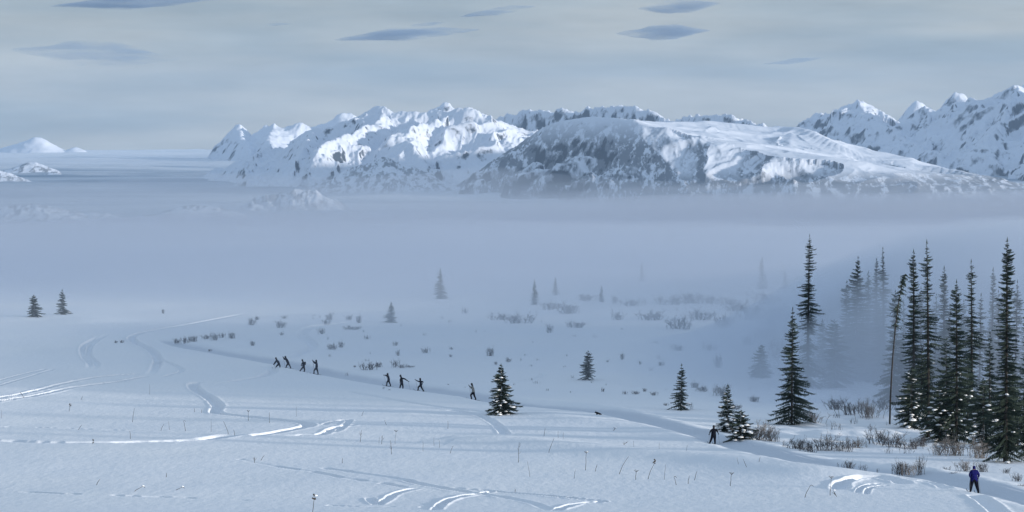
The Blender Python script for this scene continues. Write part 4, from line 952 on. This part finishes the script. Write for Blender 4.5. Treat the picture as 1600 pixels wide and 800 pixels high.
def dog():
    s = 250.0 / F / Z2
    g = ground_at(700 + 1252 / Z2, 550 + 526 / Z2); g.z -= 0.17
    m = g.y / F / Z2
    t = empty("dog", g, "black dog trotting along the trail with its head low", "dog")
    def q(x, y, dep=0.0): return Vector(((x - 1252) * m, dep, (527 - y) * m))
    N = {'chest': (q(1241, 496), (.105, .10)), 'belly': (q(1254, 497), (.085, .08)), 'hip': (q(1268, 500), (.09, .085)), 'neck': (q(1234, 490), .07), 'head': (q(1229, 486), (.062, .058)), 'muz': (q(1225, 491), .034), 'nose': (q(1222, 494), .024), 'tail': (q(1276, 502), .028), 'tip': (q(1283, 510), .014)}
    E = [('chest', 'belly'), ('belly', 'hip'), ('chest', 'neck'), ('neck', 'head'), ('head', 'muz'), ('muz', 'nose'), ('hip', 'tail'), ('tail', 'tip')]
    for k, (sd, kn, pw) in {'fl': (-.07, (1236, 512), (1231, 525)), 'fr': (.07, (1244, 512), (1246, 525))}.items():
        N['s' + k] = (q(1241, 502, sd * .7), .05); N['e' + k] = (q(*kn, sd), .030); N['p' + k] = (q(*pw, sd), .022); N['t' + k] = (q(pw[0] - 3, pw[1] + 1, sd), .022)
        E += [('chest', 's' + k), ('s' + k, 'e' + k), ('e' + k, 'p' + k), ('p' + k, 't' + k)]
    for k, (sd, kn, hk, pw) in {'hl': (-.07, (1263, 511), (1270, 517), (1267, 525)), 'hr': (.07, (1271, 510), (1280, 517), (1279, 525))}.items():
        N['s' + k] = (q(1268, 503, sd * .7), .06); N['k' + k] = (q(*kn, sd), .038); N['h' + k] = (q(*hk, sd), .024); N['p' + k] = (q(*pw, sd), .022); N['t' + k] = (q(pw[0] - 3, pw[1] + 1, sd), .022)
        E += [('hip', 's' + k), ('s' + k, 'k' + k), ('k' + k, 'h' + k), ('h' + k, 'p' + k), ('p' + k, 't' + k)]
    me = skin_mesh("dog_body", N, E); me.materials.clear(); me.materials.append(plain("black_fur", (.010, .010, .012), .9, .3, 20))
    link("body", me, t)
    for s in (-1, 1):
        b = Buf(); e = q(1231, 481, s * .04)
        b.tri(tuple(e + Vector((-.02, 0, 0))), tuple(e + Vector((.04, 0, 0))), tuple(e + Vector((.02, s * .02, .07)))); b.tri(tuple(e + Vector((.01, .02, 0))), tuple(e + Vector((.01, -.02, 0))), tuple(e + Vector((.02, s * .02, .07))))
        link("ear", b.mesh("ear", me.materials[0]), t)
dog()

# ------------------------------------------------------------------ clouds: dark lens-shaped banks before the pale stratus
def cloud_material(name, dens):
    m = volume_material(name, (0.40, 0.50, 0.64), dens, 0.3); n, l = m.node_tree.nodes, m.node_tree.links
    v = [x for x in n if x.type == 'PRINCIPLED_VOLUME'][0]
    g = n.new('ShaderNodeNewGeometry'); mp = n.new('ShaderNodeMapping'); mp.inputs['Scale'].default_value = (0.0013, 0.0013, 0.0130); mp.inputs['Rotation'].default_value = (0, R(4), 0)
    t = n.new('ShaderNodeTexNoise'); t.inputs['Scale'].default_value = 1.0; t.inputs['Detail'].default_value = 5; t.inputs['Roughness'].default_value = 0.6
    r = n.new('ShaderNodeMapRange'); r.inputs[1].default_value = 0.40; r.inputs[2].default_value = 0.62; r.inputs[4].default_value = dens * 2.4
    l.new(g.outputs['Position'], mp.inputs[0]); l.new(mp.outputs[0], t.inputs['Vector']); l.new(t.outputs[0], r.inputs[0]); l.new(r.outputs[0], v.inputs['Density'])
    return m
CLOUD = cloud_material("slate_cloud", 0.0032); CLOUD_SOFT = cloud_material("soft_cloud", 0.0009)
def cloud(px, py, w, h, tilt, label, seed, k=1):
    D0 = 26000.0; m = D0 / F; c = Vector(point(px, py, D0)); rnd = random.Random(seed)
    t = None
    V = []; Q = []; nu, nv = 64, 20
    for i in range(nv + 1):
        ph = math.pi * i / nv
        for j in range(nu):
            th = 2 * math.pi * j / nu
            x, y, z = math.sin(ph) * math.cos(th), math.sin(ph) * math.sin(th), math.cos(ph)
            xx = x * (1 + 0.12 * math.sin(3 * z + seed)); 
            n = float(fbm(np.array([xx * 3.0 + seed]), np.array([y * 2.0 + z * 1.5]), 5, seed)[0])
            zz = z * (1 - 0.35 * abs(x)) * (1 + 0.5 * n) * (1 - 0.3 * x * x)
            X = xx * w / 2 * m; Zz = zz * h / 2 * m + math.tan(tilt) * X
            V.append((X, y * w * 0.20 * m * (1 + 0.5 * n), Zz))
    for i in range(nv):
        for j in range(nu):
            k2 = (j + 1) % nu; Q.append((i * nu + j, (i + 1) * nu + j, (i + 1) * nu + k2, i * nu + k2))
    o = link("cloud", mesh_np("cloud", V, Q, CLOUD if k == 1 else CLOUD_SOFT), None, c)
    return tag(o, label, "cloud", "dark lens clouds under the pale overcast")
cloud(222, 3, 260, 22, R(3), "long dark cloud at the top left edge of the sky", 1)
cloud(150, 84, 240, 42, R(-3), "broad soft shadowy cloud low in the left sky", 2, 2)
cloud(636, 53, 216, 20, R(4), "long thin dark cloud left of centre, pointed at both ends", 3)
cloud(778, 17, 124, 11, R(8), "small tilted cloud above and right of the long thin one", 4)
cloud(668, 38, 60, 7, R(5), "sliver of cloud just over the long thin one", 5)
cloud(1062, 11, 128, 22, R(4), "dark cloud touching the top edge right of centre", 6)
cloud(1036, 51, 136, 26, R(2), "dark cloud just below the one at the top edge", 7)
cloud(1242, 95, 92, 9, R(6), "thin streak of cloud above the right peaks", 8)
cloud(432, 38, 46, 5, R(3), "faint tiny cloud left of the long thin one", 9)

# ------------------------------------------------------------------ air: haze round everything, and the fog bank
def box(name, x0, x1, y0, y1, z0, z1, mat):
    V = [(x, y, z) for z in (z0, z1) for y in (y0, y1) for x in (x0, x1)]
    Q = [(0, 2, 3, 1), (4, 5, 7, 6), (0, 1, 5, 4), (2, 6, 7, 3), (0, 4, 6, 2), (1, 3, 7, 5)]
    return link(name, mesh_np(name, V, Q, mat, False))
HAZE = volume_material("thin_blue_haze", (0.50, 0.70, 0.98), 0.000030, 0.0)
tag(box("haze", -4900, 4900, -120, 14700, -330, 420, HAZE), "thin blue winter haze over the whole valley", kind='stuff')
def fog(dens, xl, xr, front, back, top, label, taper=90.0, sd=60.0, nx=60, ny=60, g=0.5, seed=0, col=(0.685, 0.74, 0.835), amp=2.5):
    X = np.linspace(xl, xr, nx); T = np.linspace(0, 1, ny) ** 1.8
    XX, TT = np.meshgrid(X, T, indexing='xy')
    YF = front(XX); YB = back(XX); YY = YF + (YB - YF) * TT
    zb = np.interp(YY, _dd, _zs) - 4.0
    zt = top(XX, YY) + amp * fbm(XX / (90.0 if amp < 10 else 420.0) + seed, YY / (140.0 if amp < 10 else 500.0), 4, 400 + seed)
    e = smooth01((YY - YF) / taper) * smooth01((YB - YY) / (taper * 2.5)) * smooth01((XX - xl) / sd) * smooth01((xr - XX) / sd)
    zt = (zb + 3.0) + np.maximum(1.0, zt - zb - 3.0) * e + 0.5
    zb = np.minimum(zb, zt - 1.5)
    n = XX.size
    V = np.concatenate([np.stack([XX, YY, zt], -1).reshape(-1, 3), np.stack([XX, YY, zb], -1).reshape(-1, 3)])
    q = grid_faces(ny, nx); Q = [q, q[:, ::-1] + n]
    def wall(idx):
        a, b = idx[:-1], idx[1:]; return np.stack([a, b, b + n, a + n], 1)
    I = np.arange(n).reshape(ny, nx)
    Q += [wall(I[0])[:, ::-1], wall(I[-1]), wall(I[:, 0]), wall(I[:, -1])[:, ::-1]]
    o = link("fog_bank", mesh_np("fog_bank", V, np.concatenate(Q), volume_material("fog", col, dens, g)))
    return tag(o, label, kind='stuff')
def fog_back(x): return 1010 + 0.75 * np.clip(x + 260, 0, 560) + 40 * np.sin(x / 60.0)
fog(0.0022, -1000, 1000, lambda x: 640 + 0 * x, lambda x: fog_back(x) + 180 + 0.5 * np.clip(x + 260, 0, 500), lambda x, y: -24.6 + 0 * x, "trailing far edge of the fog bank", 200, seed=11, amp=5.0)
def dome(y): return -6.0 * smooth01((y - 480) / 450.0)
fog(0.0054, -900, 900, lambda x: 240 + 1.4 * np.clip(-x - 5, 0, 75), lambda x: fog_back(x) + 130 + 0.3 * np.clip(x + 260, 0, 500), lambda x, y: -18.8 + dome(y), "thin outer veil of the fog bank", 110, seed=1, amp=3.6)
fog(0.0115, -1000, 1000, lambda x: 430 - 0.62 * np.clip(x, -30, 130) + 10 * np.sin(x / 17.0), fog_back, lambda x, y: -20.2 + dome(y), "dense heart of the fog bank over the flats", 70, seed=2, amp=4.2)
fog(0.0150, -1000, 1000, lambda x: 500 - 0.3 * np.clip(x, -40, 160) + 10 * np.sin(x / 27.0), lambda x: fog_back(x) - 70, lambda x, y: -23.5 + dome(y) * 0.8, "lowest densest fog over the snow", 160, seed=3, amp=3.0)
fog(0.0042, -130, 420, lambda x: 236 + 5 * np.sin(x / 7.0) + 1.0 * np.clip(52 - x, 0, 260), lambda x: 470 + 0 * x, lambda x, y: -23.5 + 13.5 * smooth01((x + 50) / 140.0), "fog lapping round the spruce stand", 60, sd=90, seed=4, amp=5, col=(0.70, 0.77, 0.87))
fog(0.0340, 4, 420, lambda x: 217 + 3 * np.sin(x / 6.0) + 1.7 * np.clip(46 - x, 0, 60), lambda x: 400 + 0 * x, lambda x, y: -20.5 + 12.0 * smooth01((x - 5) / 38.0), "thick fog inside the spruce stand", 26, sd=60, seed=7, amp=6, col=(0.74, 0.80, 0.89))
fog(0.00040, -1700, 1900, lambda x: 1500 + 0 * x, lambda x: 6900 - 900 * smooth01((x + 100) / 300.0), lambda x, y: -60.0 + 0 * x, "faint mist lying over the valley before the mountains", 500, sd=200, nx=90, ny=90, seed=5, amp=34)
fog(0.00115, -1700, 1900, lambda x: 1400 + 0 * x, lambda x: 4300 + 1.3 * np.clip(x + 300, 0, 900), lambda x, y: -104.0 + 0 * x, "low mist pooled under the faint mist", 500, sd=200, nx=90, ny=90, seed=6, amp=28)
fog(0.00055, -4300, 300, lambda x: 7900 + 0 * x, lambda x: 14300 + 0 * x, lambda x, y: 14.0 + 0.0 * x, "pale far mist along the head of the glacier plain", 4200, sd=300, nx=90, ny=70, seed=8, amp=24)
